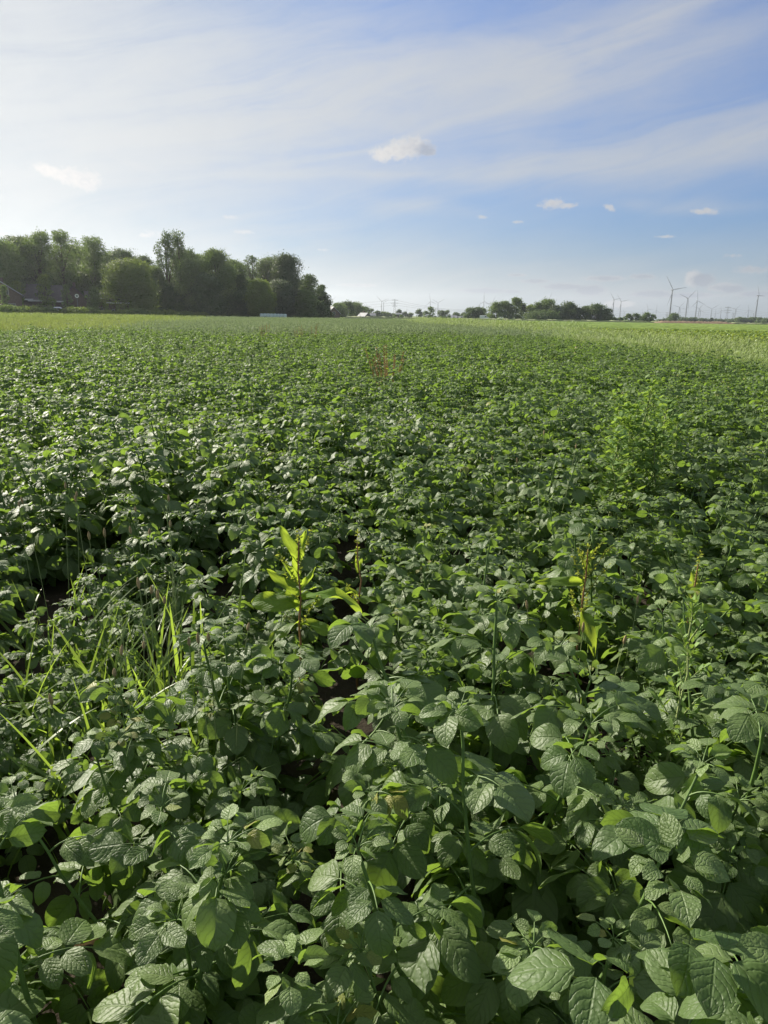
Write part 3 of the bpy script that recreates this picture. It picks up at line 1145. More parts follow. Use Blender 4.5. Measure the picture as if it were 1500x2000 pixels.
# yellow-green meadow grass and herbs at the left
meadP = seed_protos('meadow_grass', [tuft_mesh(60 + k, 46, 0.55, 0.20, 0.022, 0.10, droop=0.5, heads=14, nv=3) for k in range(3)],
                    [M['meadow'], M['meadow']], [at(60, 36), at(180, 40), at(320, 48)])
P6 = region_pts((-50, -8), (30, 66), 7500, lambda a, b, p: b > field_end(a) - 0.3 and a < -3.5 - 0.2 * b + rngS.normal(0, 1.5))
P7 = region_pts((-110, -14), (66, 125), 7500, lambda a, b, p: a < -3.5 - 0.2 * b + rngS.normal(0, 3))
spread('meadow_grass', P6, meadP)
spread('meadow_grass', P7, meadP, s=(1.0, 1.6))
P6b = region_pts((-40, -8), (30, 60), 500, lambda a, b, p: b > field_end(a) - 1 and a < -3.5 - 0.2 * b)
spread('pale_weeds', P6b, weedP, s=(0.5, 1.0))

# sugar beet to the right
beetP = seed_protos('beet_crop', [beet_mesh(80 + k) for k in range(4)], M['beet'], [pt(BEET_IN + 1, 24), pt(BEET_IN + 2, 28), pt(BEET_IN + 3, 33), pt(BEET_IN + 4, 30)])
P8 = region_pts((BEET_IN - 0.2, 50), (14, 90), 14500, lambda a, b, p: True)
spread('beet_crop', P8, beetP, s=(0.9, 1.3))


# ------------------------------------------------------------------ single weeds in the potatoes
def place_on(x, y, z):
    return on_level(x, y, z)


def bristly_stem(mb, p, d, L, rng, mi=0, n=30):
    for k in range(n):
        c = p + d * L * rng.uniform(0, 1)
        dl = unit(rng.normal(0, 1, 3) + UP * .3)
        leaf(mb, c, dl, unit(rng.normal(0, 1, 3)), rng.uniform(0.009, 0.018) * (1.0 if n < 55 else 1.7), 0.008 * (1.0 if n < 55 else 1.9), 'lance', .1, .1, 0, 2, 2, rng.uniform(0, 1), rng, mi)


def dock(x, y, zt, h, leaves, label, seed, group=None, rusty=False, twigs=5, lean=(0, 0)):
    """a dock: x, y is the picture place of its top, zt the height of the top"""
    rng = np.random.default_rng(seed)
    gx_, gy_ = on_level(x, y, zt)
    root = empty('dock_plant', (gx_, gy_, 0))
    tag(root, label, 'dock plant', group)
    sm = MB()
    pts = np.array([[lean[0] * t, lean[1] * t, zt * t] for t in np.linspace(0, 1, 9)]) + np.concatenate([[[0, 0, 0]], rng.normal(0, 0.006, (8, 3))])
    leaves = [(z_ * zt / (zt + 0.09), *r_) for (z_, *r_) in leaves]
    sm.tube(pts, np.linspace(0.0058, 0.0022, 9) * (h / 0.8 if h > .8 else 1), 7)
    sm.build('stem', M['dock_stem'] if not rusty else M['rust_seed'], root)
    seedm = MB()
    for k in range(twigs):
        f = 0.60 + 0.38 * k / twigs
        p = pts[0] * (1 - f) + pts[-1] * f
        a = rng.uniform(0, 6.28)
        d = unit(np.array([math.cos(a) * .55, math.sin(a) * .55, 1.0]))
        L = rng.uniform(0.10, 0.2) * h
        seedm.tube([p, p + d * L], [0.002, 0.001], 4, cap=False)
        bristly_stem(seedm, p, d, L, rng, 0, 36 if not rusty else 60)
    bristly_stem(seedm, pts[-1] - UP * 0.12, UP, 0.17, rng, 0, 50)
    seedm.build('seed_spike', M['rust_seed'] if rusty else M['seed_green'], root)
    for (z, az, el, L, Wd, droop) in leaves:
        lm = MB()
        f = z / zt
        p = pts[0] * (1 - f) + pts[-1] * f
        a = R(az)
        d = np.array([math.cos(a) * math.cos(R(el)), math.sin(a) * math.cos(R(el)), math.sin(R(el))])
        nr = unit(UP * math.cos(R(el)) - np.array([math.cos(a), math.sin(a), 0]) * math.sin(R(el)))
        fc_ = 0.75 if (L > .15 and 120 < az < 200) or el > 50 else 0.12
        nr = unit(nr * (1 - fc_) + np.array([0.1, -0.9, 0.25]) * fc_)
        leaf(lm, p, d, nr, L * 0.88, Wd * 0.84, 'lance', droop, 0.30, 0.07, 8, 20, rng.uniform(0.2, 1), rng, 0, rng.uniform(-.4, .4))
        lm.build('leaf', M['dock_leaf'], root)
    return root


# az is the compass of the leaf in plan: 0 = to the right, 90 = away from the camera, 270 = towards it
dock(584, 1062, 0.79, 0.85, [
    (0.80, 165, 62, 0.16, 0.045, 0.1), (0.80, 20, 78, 0.13, 0.03, 0.05), (0.66, 175, 40, 0.17, 0.045, 0.15),
    (0.62, 185, 12, 0.27, 0.085, 0.75), (0.66, 5, 12, 0.27, 0.085, 0.55), (0.64, 215, 35, 0.13, 0.04, 0.2), (0.66, 330, 45, 0.12, 0.035, 0.3),
    (0.55, 205, -5, 0.2, 0.065, 0.7), (0.54, 350, 5, 0.20, 0.06, 0.45), (0.72, 200, 55, 0.11, 0.03, 0.2), (0.70, 150, 35, 0.13, 0.03, 0.3), (0.68, 350, 60, 0.12, 0.025, 0.2), (0.74, 230, 70, 0.10, 0.022, 0.1), (0.60, 160, 50, 0.14, 0.035, .3), (0.60, 20, 40, 0.13, 0.03, .4), (0.45, 300, 20, 0.13, 0.05, 0.5)],
    'tall dock weed with a red stem and large glowing yellow-green leaves, left of the middle', 1, twigs=4)
dock(1148, 1075, 0.77, 0.8, [
    (0.72, 190, 10, 0.20, 0.045, 0.45), (0.74, 60, 55, 0.10, 0.03, 0.2), (0.62, 340, 15, 0.12, 0.035, 0.4),
    (0.60, 280, -30, 0.20, 0.065, 0.3), (0.55, 330, 30, 0.14, 0.045, 0.4), (0.78, 130, 60, 0.08, 0.02, 0.2), (0.8, 30, 60, 0.07, 0.02, 0.2)],
    'slender dock weed with many green flower twigs and one leaf held out to the left', 2, twigs=9)
dock(1360, 1100, 0.68, 0.6, [
    (0.60, 75, 68, 0.14, 0.055, 0.1), (0.56, 355, 10, 0.20, 0.05, 0.2), (0.57, 190, 30, 0.10, 0.04, 0.3), (0.5, 230, 10, 0.12, 0.05, 0.4)],
    'small dock shoot with one upright bright yellow leaf at the right', 3, twigs=1)
dock(700, 1060, 0.66, 0.6, [(0.60, 100, 70, 0.10, 0.02, 0.1), (0.60, 60, 60, 0.08, 0.02, 0.1), (0.5, 200, 15, 0.22, 0.07, 0.5), (0.48, 340, 10, 0.2, 0.07, .5)],
     'low dock shoot with a pair of thin upright green tips right behind the red-stemmed dock', 4, twigs=1)
# rusty seeding docks further away
for q, (x, y, zt, lab, n) in enumerate([
    (762, 672, 1.12, 'rusty brown seeding dock, the widest of the brown weeds in the field', 13),
    (585, 636, 1.25, 'pale rusty dock spike in front of the hay bales, second from the left', 6),
    (516, 632, 1.2, 'rusty dock at the left of the brown weeds below the bales', 9),
    (612, 636, 1.2, 'thin straw-coloured dock spike, right of the pale rusty one', 4)]):
    rng = np.random.default_rng(50 + q)
    gx_, gy_ = on_level(x, y, zt - 0.02) if zt < 1.2 else at(x, 30 + q)
    root = empty('dock_plant', (gx_, gy_, 0))
    tag(root, lab, 'dock plant', 'brown seeding docks in the field')
    for k in range(n):
        s = MB()
        a = rng.uniform(0, 6.28)
        ln = rng.uniform(0.0, 0.38) if n > 5 else rng.uniform(0, .12)
        b = np.array([math.cos(a), math.sin(a), 0]) * 0.05
        d = unit(np.array([math.cos(a) * ln, math.sin(a) * ln, 1.0]))
        L = zt * rng.uniform(0.75, 1.0) if zt < 1.2 else rng.uniform(.9, 1.15)
        s.tube([b, b + d * L * .5, b + d * L], [0.006, 0.004, 0.002], 5)
        bristly_stem(s, b + d * L * 0.45, d, L * 0.55, rng, 0, 90)
        s.build('seed_stalk', M['rust_seed'], root)
    lm = MB()
    for k in range(9):
        a = rng.uniform(0, 6.28)
        leaf(lm, np.array([0, 0, 0.35 + .04 * k]), unit(np.array([math.cos(a), math.sin(a), .8])), UP, .2, .05, 'lance', .4, .2, .02, 4, 6, .8, rng)
    lm.build('foliage', M['dock_leaf'], root)

# bright feathery weeds right of the middle, a small bush of goosefoot
for q, (x, y, zt, lab) in enumerate([
    (1262, 744, 1.06, 'tall bright green feathery weed, the highest of the clump at the right'),
    (1232, 795, 0.97, 'bright green bushy weed at the left side of the feathery clump'),
    (1300, 786, 0.96, 'green bushy weed at the right side of the feathery clump'),
    (1250, 826, 0.88, 'bright green weed low in the front of the feathery clump'),
    (1288, 842, 0.82, 'darker green weed at the front right foot of the feathery clump'),
    (1216, 780, .88, 'bright green weed at the far left flank of the feathery clump'),
    (1325, 815, 0.82, 'bright green weed at the far right flank of the feathery clump'),
    (1278, 765, 0.94, 'green weed right behind the highest feathery weed'),
    (1352, 1180, 0.80, 'single goosefoot weed with narrow leaves standing among large potato leaves at the right'),
    (1212, 846, 0.84, 'lowest bright green weed at the left front of the feathery clump'),
    (330, 990, 0.80, 'thin grey-green weed with a pale flower spike at the left'),
    (248, 1212, 0.74, 'thin weed with a pale woolly flower spike among the plantain stalks')]):
    thin = 'thin' in lab
    mb, sm = feather_weed(200 + q, zt, 12 if thin else (30 if 'single' not in lab else 20), lf=0.03 if thin else (0.060 if 'single' not in lab else 0.05), wl=0.32, dens=5 if thin else 13)
    gx_, gy_ = on_level(x, y, zt)
    root = empty('weed', (gx_, gy_, 0))
    tag(root, lab, 'weed', None if (thin or 'single' in lab) else 'feathery weeds in a clump at the right')
    f = mb.build('foliage', M['goosefoot'] if not thin else M['pale_weed'], root)
    sm.build('stem', M['stalk'], root)
    root.scale = (0.45, 0.45, 1) if thin else ((1.35, 1.35, 1) if 'single' not in lab else (.72, .72, 1))

# ribwort plantain: rosettes of strap leaves with seed heads on thin stalks
PL = [
    ([(128, 955), (45, 985), (150, 970), (38, 990)], 'plantain with short stalks and brown seed heads by the left edge of the picture'),
    ([(265, 1000), (330, 980), (333, 1030), (256, 1043)], 'plantain with the tallest thin stalks, left of the middle'),
    ([(175, 1055), (292, 1045), (205, 1050), (148, 980)], 'plantain with curving stalks over bright grass at the left'),
    ([(272, 1150), (322, 1180), (309, 1172), (296, 1160)], 'plantain whose brown heads just show above the potato leaves'),
    ([(237, 1280), (281, 1268), (224, 1322), (102, 1378)], 'plantain with seed heads before the dark gap at the left'),
    ([(370, 1262), (388, 1258), (408, 1253), (484, 1232)], 'plantain with a row of seed heads right of the dark gap'),
    ([(1030, 1190), (1138, 1235), (1244, 1180), (1218, 1258)], 'plantain with thin stalks by the large potato leaf at the right'),
    ([(962, 900), (1062, 850), (1124, 876), (1010, 905)], 'plantain with straw-coloured stalks in the middle distance at the right'),
]
plr = np.random.default_rng(9)
for q, (heads, lab) in enumerate(PL):
    ps = []
    for (hx, hy) in heads:
        z = 0.62 if q == 6 else 0.70 if q in (4, 5) else (0.84 if q == 7 else 0.80)
        ps.append(np.array([*on_level(hx, hy, z), z]))
    c = np.mean(ps, axis=0)
    root = empty('plantain', (c[0], c[1], 0))
    tag(root, lab, 'plantain', 'ribwort plantains growing among the potatoes')
    for p in ps:
        b = np.array([c[0], c[1], 0.02]) + (p - c) * np.array([.45, .45, 0])
        m1 = b + (p - b) * 0.5 + np.array([plr.normal(0, .02), plr.normal(0, .02), 0.02])
        t = np.linspace(0, 1, 9)[:, None]
        curve = (1 - t) ** 2 * b + 2 * t * (1 - t) * m1 + t ** 2 * p
        curve = curve - np.array([c[0], c[1], 0])
        s = MB()
        s.tube(curve, np.linspace(0.0012, 0.0009, 9), 5)
        so = s.build('stalk', M['stalk'], root)
        hm = MB()
        dd = unit(curve[-1] - curve[-2])
        e = curve[-1]
        L = plr.uniform(0.022, 0.036)
        prof = np.array([0.3, .85, 1, .95, .75, .25])
        hm.tube(np.array([e + dd * L * k / 5 for k in range(6)]), prof * 0.0048, 7)
        hm.build('seed_head', M['seed_head'], so)
    lm = MB()
    for k in range(8):
        a = plr.uniform(0, 6.28)
        el = plr.uniform(0.9, 1.45)
        d = np.array([math.cos(a) * math.cos(el), math.sin(a) * math.cos(el), math.sin(el)])
        leaf(lm, np.array([plr.normal(0, .05), plr.normal(0, .05), 0.0]), d, unit(UP - d * .6), plr.uniform(0.30, 0.56), plr.uniform(.014, .022), 'strap',
             plr.uniform(0.1, 0.5), 0.15, 0.0, 2, 10, plr.uniform(0, 1), plr, 0, plr.uniform(-.8, .8))
    lm.build('foliage', M['plantain_leaf'], root)

# grass tussocks in the gap at the left
for q, (x, y, zt, nb, lab) in enumerate([
    (170, 1120, 0.66, 22, 'bright grass tussock standing in the potatoes at the left'),
    (80, 1160, 0.62, 17, 'grass tussock by the left edge, in front of the plantain stalks'),
    (150, 1250, 0.58, 18, 'grass blades lit from behind over the dark gap at the left'),
    (320, 1270, 0.58, 5, 'few broad upright grass blades in the dark gap, left of the middle'),
    (368, 1115, 0.70, 3, 'single wide upright blade between potato leaves left of the dock'),
    (280, 1105, 0.66, 16, 'grass tussock below the tallest plantain stalks'),
    (40, 1290, 0.58, 18, 'low grass tussock in the shade at the left edge'),
    (230, 1200, 0.58, 14, 'loose grass tussock around the pale woolly spike at the left'),
    (60, 1060, 0.62, 14, 'thin grass tussock behind, nearest the left edge'),
    (330, 1180, 0.6, 10, 'thin grass tussock left of the single wide blade'),
    (130, 1340, 0.5, 12, 'lowest grass tussock before the dark gap at the left')]):
    rg = np.random.default_rng(400 + q)
    mb = MB()
    sp_ = 0.05 if nb < 9 else 0.14
    for k in range(nb):
        a = rg.uniform(0, 6.28)
        ln = rg.uniform(0.05, 0.55) if nb > 3 else rg.uniform(0, .15)
        d = unit(np.array([math.cos(a) * ln, math.sin(a) * ln, 1.0]))
        leaf(mb, np.array([rg.normal(0, sp_), rg.normal(0, sp_), 0]), d, unit(np.array([-math.cos(a), -math.sin(a) - .6, .4])), zt * rg.uniform(.65, 1.05), rg.uniform(.008, .019) if nb > 5 else .020,
             'strap', rg.uniform(.1, .8) if nb > 3 else .05, .15, 0, 2, 10, rg.uniform(0, 1), rg, 0, rg.uniform(-.9, .9))
    o = mb.build('grass_tussock', M['grass_blade'])
    o.location = (*on_level(x, y, zt), 0)
    tag(o, lab, 'grass', 'grass tussocks in the gap at the left')

# a withered leaf lying low at the lower left
mb = MB()
rg = np.random.default_rng(5)
leaf(mb, np.zeros(3), np.array([1, .3, .25]), np.array([0, -.35, 1]), 0.075, .04, 'ovate', .9, .5, .12, 6, 8, .5, rg, 0, .9)
leaf(mb, np.array([.01, 0, 0]), np.array([-.5, -.8, .2]), np.array([0, -.2, 1]), 0.05, .028, 'ovate', 1.1, .6, .12, 6, 8, .5, rg, 0, -.6)
o = mb.build('withered_leaf', M['dead_leaf'])
o.location = (*on_level(155, 1842, 0.30), 0.30)
o.scale = (.7, .7, .7)
tag(o, 'curled orange-brown withered leaf lying low between potato plants at the lower left', 'leaf')


# ------------------------------------------------------------------ trees
def tree(x, ytop, wpx, dist, mat, label, name='tree', group=None, shape='round', ybot=None, seed=0, nclump=None, trunk=True,
         leafs=None, loose=0.0, cat='tree'):
    rng = np.random.default_rng(seed)
    X, Y = at(x, dist)
    H = height_at(x, ytop, dist)
    Wm = wpx / F_PX * dist
    root = empty(name, (X, Y, 0))
    tag(root, label, cat, group)
    zb = H * 0.05 if ybot is None else ybot
    ch = H - zb
    # lobes filling the crown envelope
    far = dist > 330
    nl = int((nclump or (34 if not far else 14)) * 1.7)
    Wm *= (1.42 if x < 215 else 1.28) if not far else 1.38
    loose = loose * 0.5
    lobes = []
    for k in range(nl):
        f = (k + rng.uniform(0, 1)) / nl
        z = zb + ch * (0.06 + 0.90 * f)
        if shape == 'round':
            env = math.sqrt(max(0.03, 1 - (abs(f - 0.48) / 0.56) ** 2.2))
        elif shape == 'poplar':
            env = 0.55 + 0.45 * math.sin(min(1, f * 1.25) * math.pi * 0.8) - 0.35 * max(0, f - .82) / .18
        elif shape == 'fan':
            env = 0.45 + 0.6 * f if f < .8 else 0.93 - (f - .8) * 2.3
        elif shape == 'dome':
            env = math.sqrt(max(0.02, 1 - f ** 2.4))
        else:
            env = 1 - 0.75 * f
        env *= rng.uniform(0.72, 1.12)
        a = rng.uniform(0, 6.28)
        r = Wm / 2 * env * math.sqrt(rng.uniform(0.08, 1.0)) * 0.74
        lr = Wm * rng.uniform(0.085, 0.20) * (0.85 if loose else 1.0)
        if shape == 'poplar':
            lr *= 0.75
        z = min(z, H - lr * 0.75)
        lobes.append((math.cos(a) * r, math.sin(a) * r * 0.8, z, lr))
    lobes.append((rng.uniform(-.1, .1) * Wm, 0, H - Wm * 0.13, Wm * 0.15))
    mb = MB()
    pxm = dist / F_PX            # one photo pixel in metres
    ls = leafs or max(0.34, 1.75 * pxm)
    C = []; Nn = []; Lv = []
    for (lx, ly, lz, lr) in lobes:
        n = int(min(1100, 4.6 * (lr / ls) ** 2 * 4 * (0.62 if loose else 1)))
        n = max(n, 22)
        d = rng.normal(0, 1, (n, 3)); d /= np.linalg.norm(d, axis=1)[:, None]
        rr = lr * (1.0 + 0.5 * rng.uniform(0, 1, n) ** 6 - 0.45 * rng.uniform(0, 1, n) ** 1.5) * (1 + 0.16 * np.sin(d[:, 0] * 6 + lx) * np.cos(d[:, 2] * 7 + lz)) 
        sc = np.array([1.1, 1.0, 0.82 if shape != 'poplar' else 1.5])
        C.append(np.array([lx, ly, lz]) + d * rr[:, None] * sc)
        Nn.append(d)
        Lv.append(np.full(n, rng.uniform(0, 1)))
    C = np.concatenate(C); Nn = np.concatenate(Nn)
    keep = C[:, 2] > 0.3
    C = C[keep]; Nn = Nn[keep]; Lv = np.concatenate(Lv)[keep]
    n = len(C)
    nr = Nn + rng.normal(0, 0.55, (n, 3)); nr /= np.linalg.norm(nr, axis=1)[:, None]
    t1 = np.cross(nr, rng.normal(0, 1, (n, 3))); t1 /= np.linalg.norm(t1, axis=1)[:, None]
    t2 = np.cross(nr, t1)
    s = ls * rng.uniform(0.35, 0.8, n)[:, None]
    q0 = C - t1 * s; q1 = C + t2 * s * .55; q2 = C + t1 * s; q3 = C - t2 * s * .55
    V = np.stack([q0, q1, q2, q3], 1).reshape(-1, 3)
    Fc = np.arange(n * 4).reshape(n, 4)
    var = np.repeat(0.45 * rng.uniform(0, 1, n) + 0.55 * Lv, 4)
    mb.add(V, Fc, None, var)
    mb.build('crown', mat, root, smooth=False)
    if trunk:
        tm = MB()
        tr = max(0.12, H * 0.017)
        top = H * 0.72
        tm.tube([[0, 0, -0.1], [rng.normal(0, .1), 0, H * .2], [rng.normal(0, .25), 0, H * .45], [rng.normal(0, .3), 0, top]], [tr * 1.25, tr, tr * .75, tr * .25], 8)
        if not far:
            for (lx, ly, lz, lr) in lobes[::2]:
                z0 = max(H * .12, lz * rng.uniform(.45, .7))
                tm.tube([[0, 0, z0], [lx * .45, ly * .45, z0 + (lz - z0) * .6], [lx, ly, lz]], [tr * .42, tr * .28, tr * .1], 5, cap=False)
        tm.build('trunk', M['bark'], root)
    return root


WOOD = 'trees of the wood at the left'
T = [
    (8, 468, 90, 196, 'crown_mid', 'grey-green broad tree cut by the left edge of the picture, over the gabled house', 'fan', 1),
    (48, 462, 66, 205, 'crown_dark', 'dark crown just left of the two highest airy crowns', 'round', 0),
    (84, 452, 62, 200, 'crown_mid', 'high airy crown, the left one of the two that top the leftmost group', 'fan', 1),
    (132, 451, 52, 203, 'crown_mid', 'high airy crown, the right one of the two that top the leftmost group', 'fan', 1),
    (108, 505, 84, 212, 'crown_dark', 'dark wide tree filling the gap under the two highest airy crowns', 'round', 0),
    (192, 461, 60, 206, 'crown_mid', 'loose tree with open twigs standing alone against the sky, right of the leftmost group', 'fan', 1),
    (168, 520, 56, 214, 'crown_dark', 'dark tree behind the small white-windowed houses', 'round', 0),
    (246, 488, 76, 236, 'crown_dark', 'dark flat-topped tree behind the pale round one', 'dome', 0),
    (284, 500, 50, 238, 'crown_dark', 'dark low shoulder of wood just left of the tall poplar', 'round', 0),
    (258, 509, 92, 192, 'crown_light', 'pale green broad round tree low in front of the wood', 'dome', 0),
    (302, 520, 60, 205, 'crown_mid', 'mid green tree between the pale round tree and the poplar', 'dome', 0),
    (330, 456, 42, 208, 'crown_dark', 'tall slender poplar with upright twigs, the left stem of the highest pair', 'poplar', 0),
    (356, 455, 42, 209, 'crown_dark', 'tall slender poplar with upright twigs, the right stem of the highest pair', 'poplar', 0),
    (378, 484, 26, 209, 'crown_dark', 'short twiggy poplar leaning out right of the highest pair', 'poplar', 1),
    (376, 506, 56, 200, 'crown_mid', 'green tree with sunlit side in front of the poplars', 'dome', 0),
    (425, 487, 74, 206, 'crown_mid', 'large smooth domed tree right of the poplars', 'dome', 0),
    (408, 535, 60, 198, 'crown_dark', 'dark under-tree at the foot of the large domed tree', 'dome', 0),
    (462, 517, 52, 212, 'crown_dark', 'dark tree with small crown right of the large domed tree', 'dome', 0),
    (494, 497, 34, 225, 'crown_dark', 'narrow dark crown rising behind, left of the willow', 'round', 1),
    (523, 505, 44, 218, 'crown_grey', 'grey-green loose willow, the left and lower one', 'round', 1),
    (563, 497, 70, 212, 'crown_grey', 'tall grey-green willow with feathery top', 'dome', 0),
    (508, 546, 52, 198, 'crown_light', 'small light green tree in front of the willows, above the bales', 'dome', 0),
    (548, 548, 64, 205, 'crown_grey', 'dim grey-green foliage at the foot of the tall willow', 'dome', 0),
    (604, 535, 44, 218, 'crown_dark', 'dark tree stepping down right of the tall willow', 'round', 1),
    (630, 556, 32, 222, 'crown_dark', 'dark round tree at the right end of the wood', 'dome', 0),
    (597, 566, 42, 205, 'crown_mid', 'small olive green tree before the dark end of the wood', 'dome', 0),
    (618, 588, 36, 210, 'crown_dark', 'low dark bush under the right end of the wood', 'dome', 0),
    (470, 570, 60, 204, 'crown_dark', 'shadowy low tree left of the small light green one', 'dome', 0),
    (338, 560, 60, 203, 'crown_dark', 'shadowy low tree under the poplars', 'dome', 0),
    (220, 560, 44, 210, 'crown_dark', 'dark low tree beside the low house with the pale gutter', 'dome', 0),
    (133, 556, 16, 187, 'crown_mid', 'leafy tree standing before the short dark roof and the brick house', 'round', 1),
    (186, 560, 20, 188, 'crown_mid', 'green tree before the brown brick house, left of the pale round tree', 'round', 0),
    (12, 556, 12, 176, 'crown_mid', 'slim bush standing before the gabled house', 'round', 1),
    (40, 548, 16, 185, 'crown_light', 'small sunlit tree before the roof right of the gable', 'round', 0),
    (92, 535, 26, 187, 'crown_light', 'sunlit slender tree before the dark roof', 'round', 1),
    (55, 505, 76, 214, 'crown_dark', 'dark tree behind the gabled house roof', 'round', 0),
    (20, 474, 100, 232, 'crown_mid', 'hazy tree behind the crown cut by the left edge', 'round', 0),
    (162, 480, 76, 236, 'crown_mid', 'hazy tree filling the gap left of the loose tree', 'round', 0),
    (222, 496, 66, 240, 'crown_mid', 'hazy tree between the loose tree and the pale round one', 'round', 0),
    (362, 490, 60, 236, 'crown_dark', 'hazy tree behind the two poplars', 'round', 0),
    (458, 508, 66, 238, 'crown_mid', 'hazy tree behind the large domed tree on its right', 'round', 0),
    (535, 504, 70, 236, 'crown_mid', 'hazy tree behind the willows', 'round', 0),
    (590, 548, 50, 238, 'crown_mid', 'hazy tree behind the stepping down end of the wood', 'round', 0),
    (392, 496, 50, 236, 'crown_mid', 'hazy tree in the notch between poplars and domed tree', 'round', 0),
]
mid_lab = [
    (660, 592, 32, 380, 'crown_mid', 'low tree just beyond the end of the wood'),
    (676, 589, 34, 390, 'crown_dark', 'round tree, second of the row beyond the wood'),
    (695, 591, 34, 400, 'crown_mid', 'broad tree of the row left of the blue-roofed house'),
    (711, 599, 22, 410, 'crown_dark', 'lower tree of the row just behind the blue-roofed house'),
    (726, 603, 13, 560, 'crown_dark', 'small dark tree in front of the small pylon'),
    (738, 607, 16, 600, 'crown_dark', 'small tree left of the pair of turbines'),
    (750, 609, 18, 600, 'crown_mid', 'bush at the foot of the pair of turbines'),
    (758, 611, 12, 640, 'crown_dark', 'small bush right of the pair of turbines'),
    (768, 612, 12, 640, 'crown_mid', 'small bush under the big pylon'),
    (779, 605, 16, 640, 'crown_dark', 'rounded tree behind the white-roofed house'),
    (792, 609, 12, 640, 'crown_dark', 'rounded tree right of the white-roofed house'),
    (802, 611, 12, 640, 'crown_mid', 'pale little tree, second right of the white-roofed house'),
    (818, 604, 17, 560, 'crown_dark', 'pointed dark tree left of the clipped trees'),
    (832, 607, 12, 500, 'crown_mid', 'mid green tree left of the narrow poplar'),
    (841, 599, 15, 500, 'crown_mid', 'narrow poplar at the foot of a turbine in the middle'),
    (863, 606, 18, 600, 'crown_dark', 'dark tree behind the clipped round trees'),
    (874, 606, 12, 600, 'crown_mid', 'slender tree behind the last clipped tree'),
    (892, 610, 16, 620, 'crown_dark', 'round tree behind the white farmhouse'),
    (904, 610, 12, 600, 'crown_dark', 'small tree at the right of the white farmhouse'),
    (918, 601, 26, 430, 'crown_dark', 'dark rounded tree, left one of the clump in the middle'),
    (932, 600, 24, 430, 'crown_dark', 'dark rounded tree, middle one of the clump in the middle'),
    (943, 602, 14, 435, 'crown_mid', 'narrow tree at the right side of the clump in the middle'),
    (955, 614, 14, 440, 'crown_mid', 'low bush between the two clumps of trees'),
    (969, 590, 28, 400, 'crown_mid', 'leafy tree at the left end of the long windbreak'),
    (985, 588, 28, 402, 'crown_mid', 'second tree of the long windbreak from the left'),
    (1007, 581, 28, 404, 'crown_mid', 'highest ragged tree of the long windbreak'),
    (1018, 592, 22, 408, 'crown_dark', 'dark tree right of the highest ragged one'),
    (1034, 595, 26, 410, 'crown_light', 'pale topped tree in the long windbreak'),
    (1048, 590, 26, 400, 'crown_mid', 'full green tree left of the bushiest windbreak tree'),
    (1068, 584, 36, 402, 'crown_mid', 'bushy broad tree near the middle of the windbreak'),
    (1084, 596, 30, 396, 'crown_grey', 'grey-green lower tree at the front of the windbreak'),
    (1108, 590, 38, 402, 'crown_dark', 'wide domed tree right of the windbreak middle'),
    (1126, 601, 22, 404, 'crown_dark', 'low link of foliage in the windbreak'),
    (1144, 598, 30, 404, 'crown_dark', 'dark tree left of the last big windbreak tree'),
    (1163, 594, 34, 402, 'crown_dark', 'last big dark tree of the windbreak'),
    (1183, 603, 26, 402, 'crown_dark', 'dark shoulder at the right end of the windbreak'),
    (1060, 608, 60, 392, 'crown_dark', 'low dark bushes along the foot of the windbreak'),
    (1200, 620, 14, 420, 'crown_dark', 'small bush at the foot of the left turbine pair'),
    (1212, 620, 10, 430, 'crown_mid', 'tiny bush right of the left turbine pair'),
    (1227, 613, 16, 480, 'crown_dark', 'round tree, left half of the small clump'),
    (1241, 612, 18, 480, 'crown_dark', 'round tree, right half of the small clump'),
    (1253, 618, 12, 500, 'crown_dark', 'small dark tree left of the ragged tree'),
    (1262, 610, 17, 500, 'crown_mid', 'ragged tree with open crown right of the small clump'),
    (1274, 614, 15, 500, 'crown_mid', 'tree right of the ragged one'),
    (1290, 624, 14, 900, 'crown_dark', 'low distant trees at the left end of the brown bank'),
    (1301, 622, 12, 900, 'crown_dark', 'small distant tree left of the largest turbine'),
    (1313, 612, 22, 700, 'crown_dark', 'round dark tree at the foot of the largest turbine'),
    (1333, 620, 16, 900, 'crown_dark', 'low round tree right of the largest turbine'),
    (1352, 620, 20, 900, 'crown_dark', 'low trees under the third row turbine'),
    (1370, 622, 22, 950, 'crown_dark', 'low flat trees over the brown bank'),
    (1389, 621, 8, 950, 'crown_dark', 'tiny bush over the brown bank'),
    (1405, 624, 26, 1000, 'crown_dark', 'far low hedge line by the right pylon'),
    (1428, 624, 26, 1000, 'crown_dark', 'far low hedge line right of the right pylon'),
    (1449, 620, 24, 900, 'crown_dark', 'distant flat wood left of the rightmost turbine'),
    (1468, 620, 22, 900, 'crown_dark', 'distant trees touching the rightmost turbine from the left'),
    (1484, 620, 14, 880, 'crown_dark', 'distant round tree right of the rightmost turbine'),
    (1500, 622, 22, 860, 'crown_dark', 'distant wood cut by the right edge'),
]
for q, (x, yt, w, dist, mt, lab, shp, loose) in enumerate(T):
    tree(x, yt, w, dist, M[mt], lab, 'poplar_tree' if shp == 'poplar' else ('willow_tree' if 'willow' in lab and 'tree' not in lab else 'broadleaf_tree'),
         WOOD, shp, None if shp != 'dome' else 0.4, 700 + q, loose=loose)
for q, (x, yt, w, dist, mt, lab) in enumerate(mid_lab):
    tree(x, yt, w, dist, M[mt], lab, 'broadleaf_tree', 'trees along the horizon', 'dome', 0.3, 900 + q, nclump=14 if dist < 450 else 9)
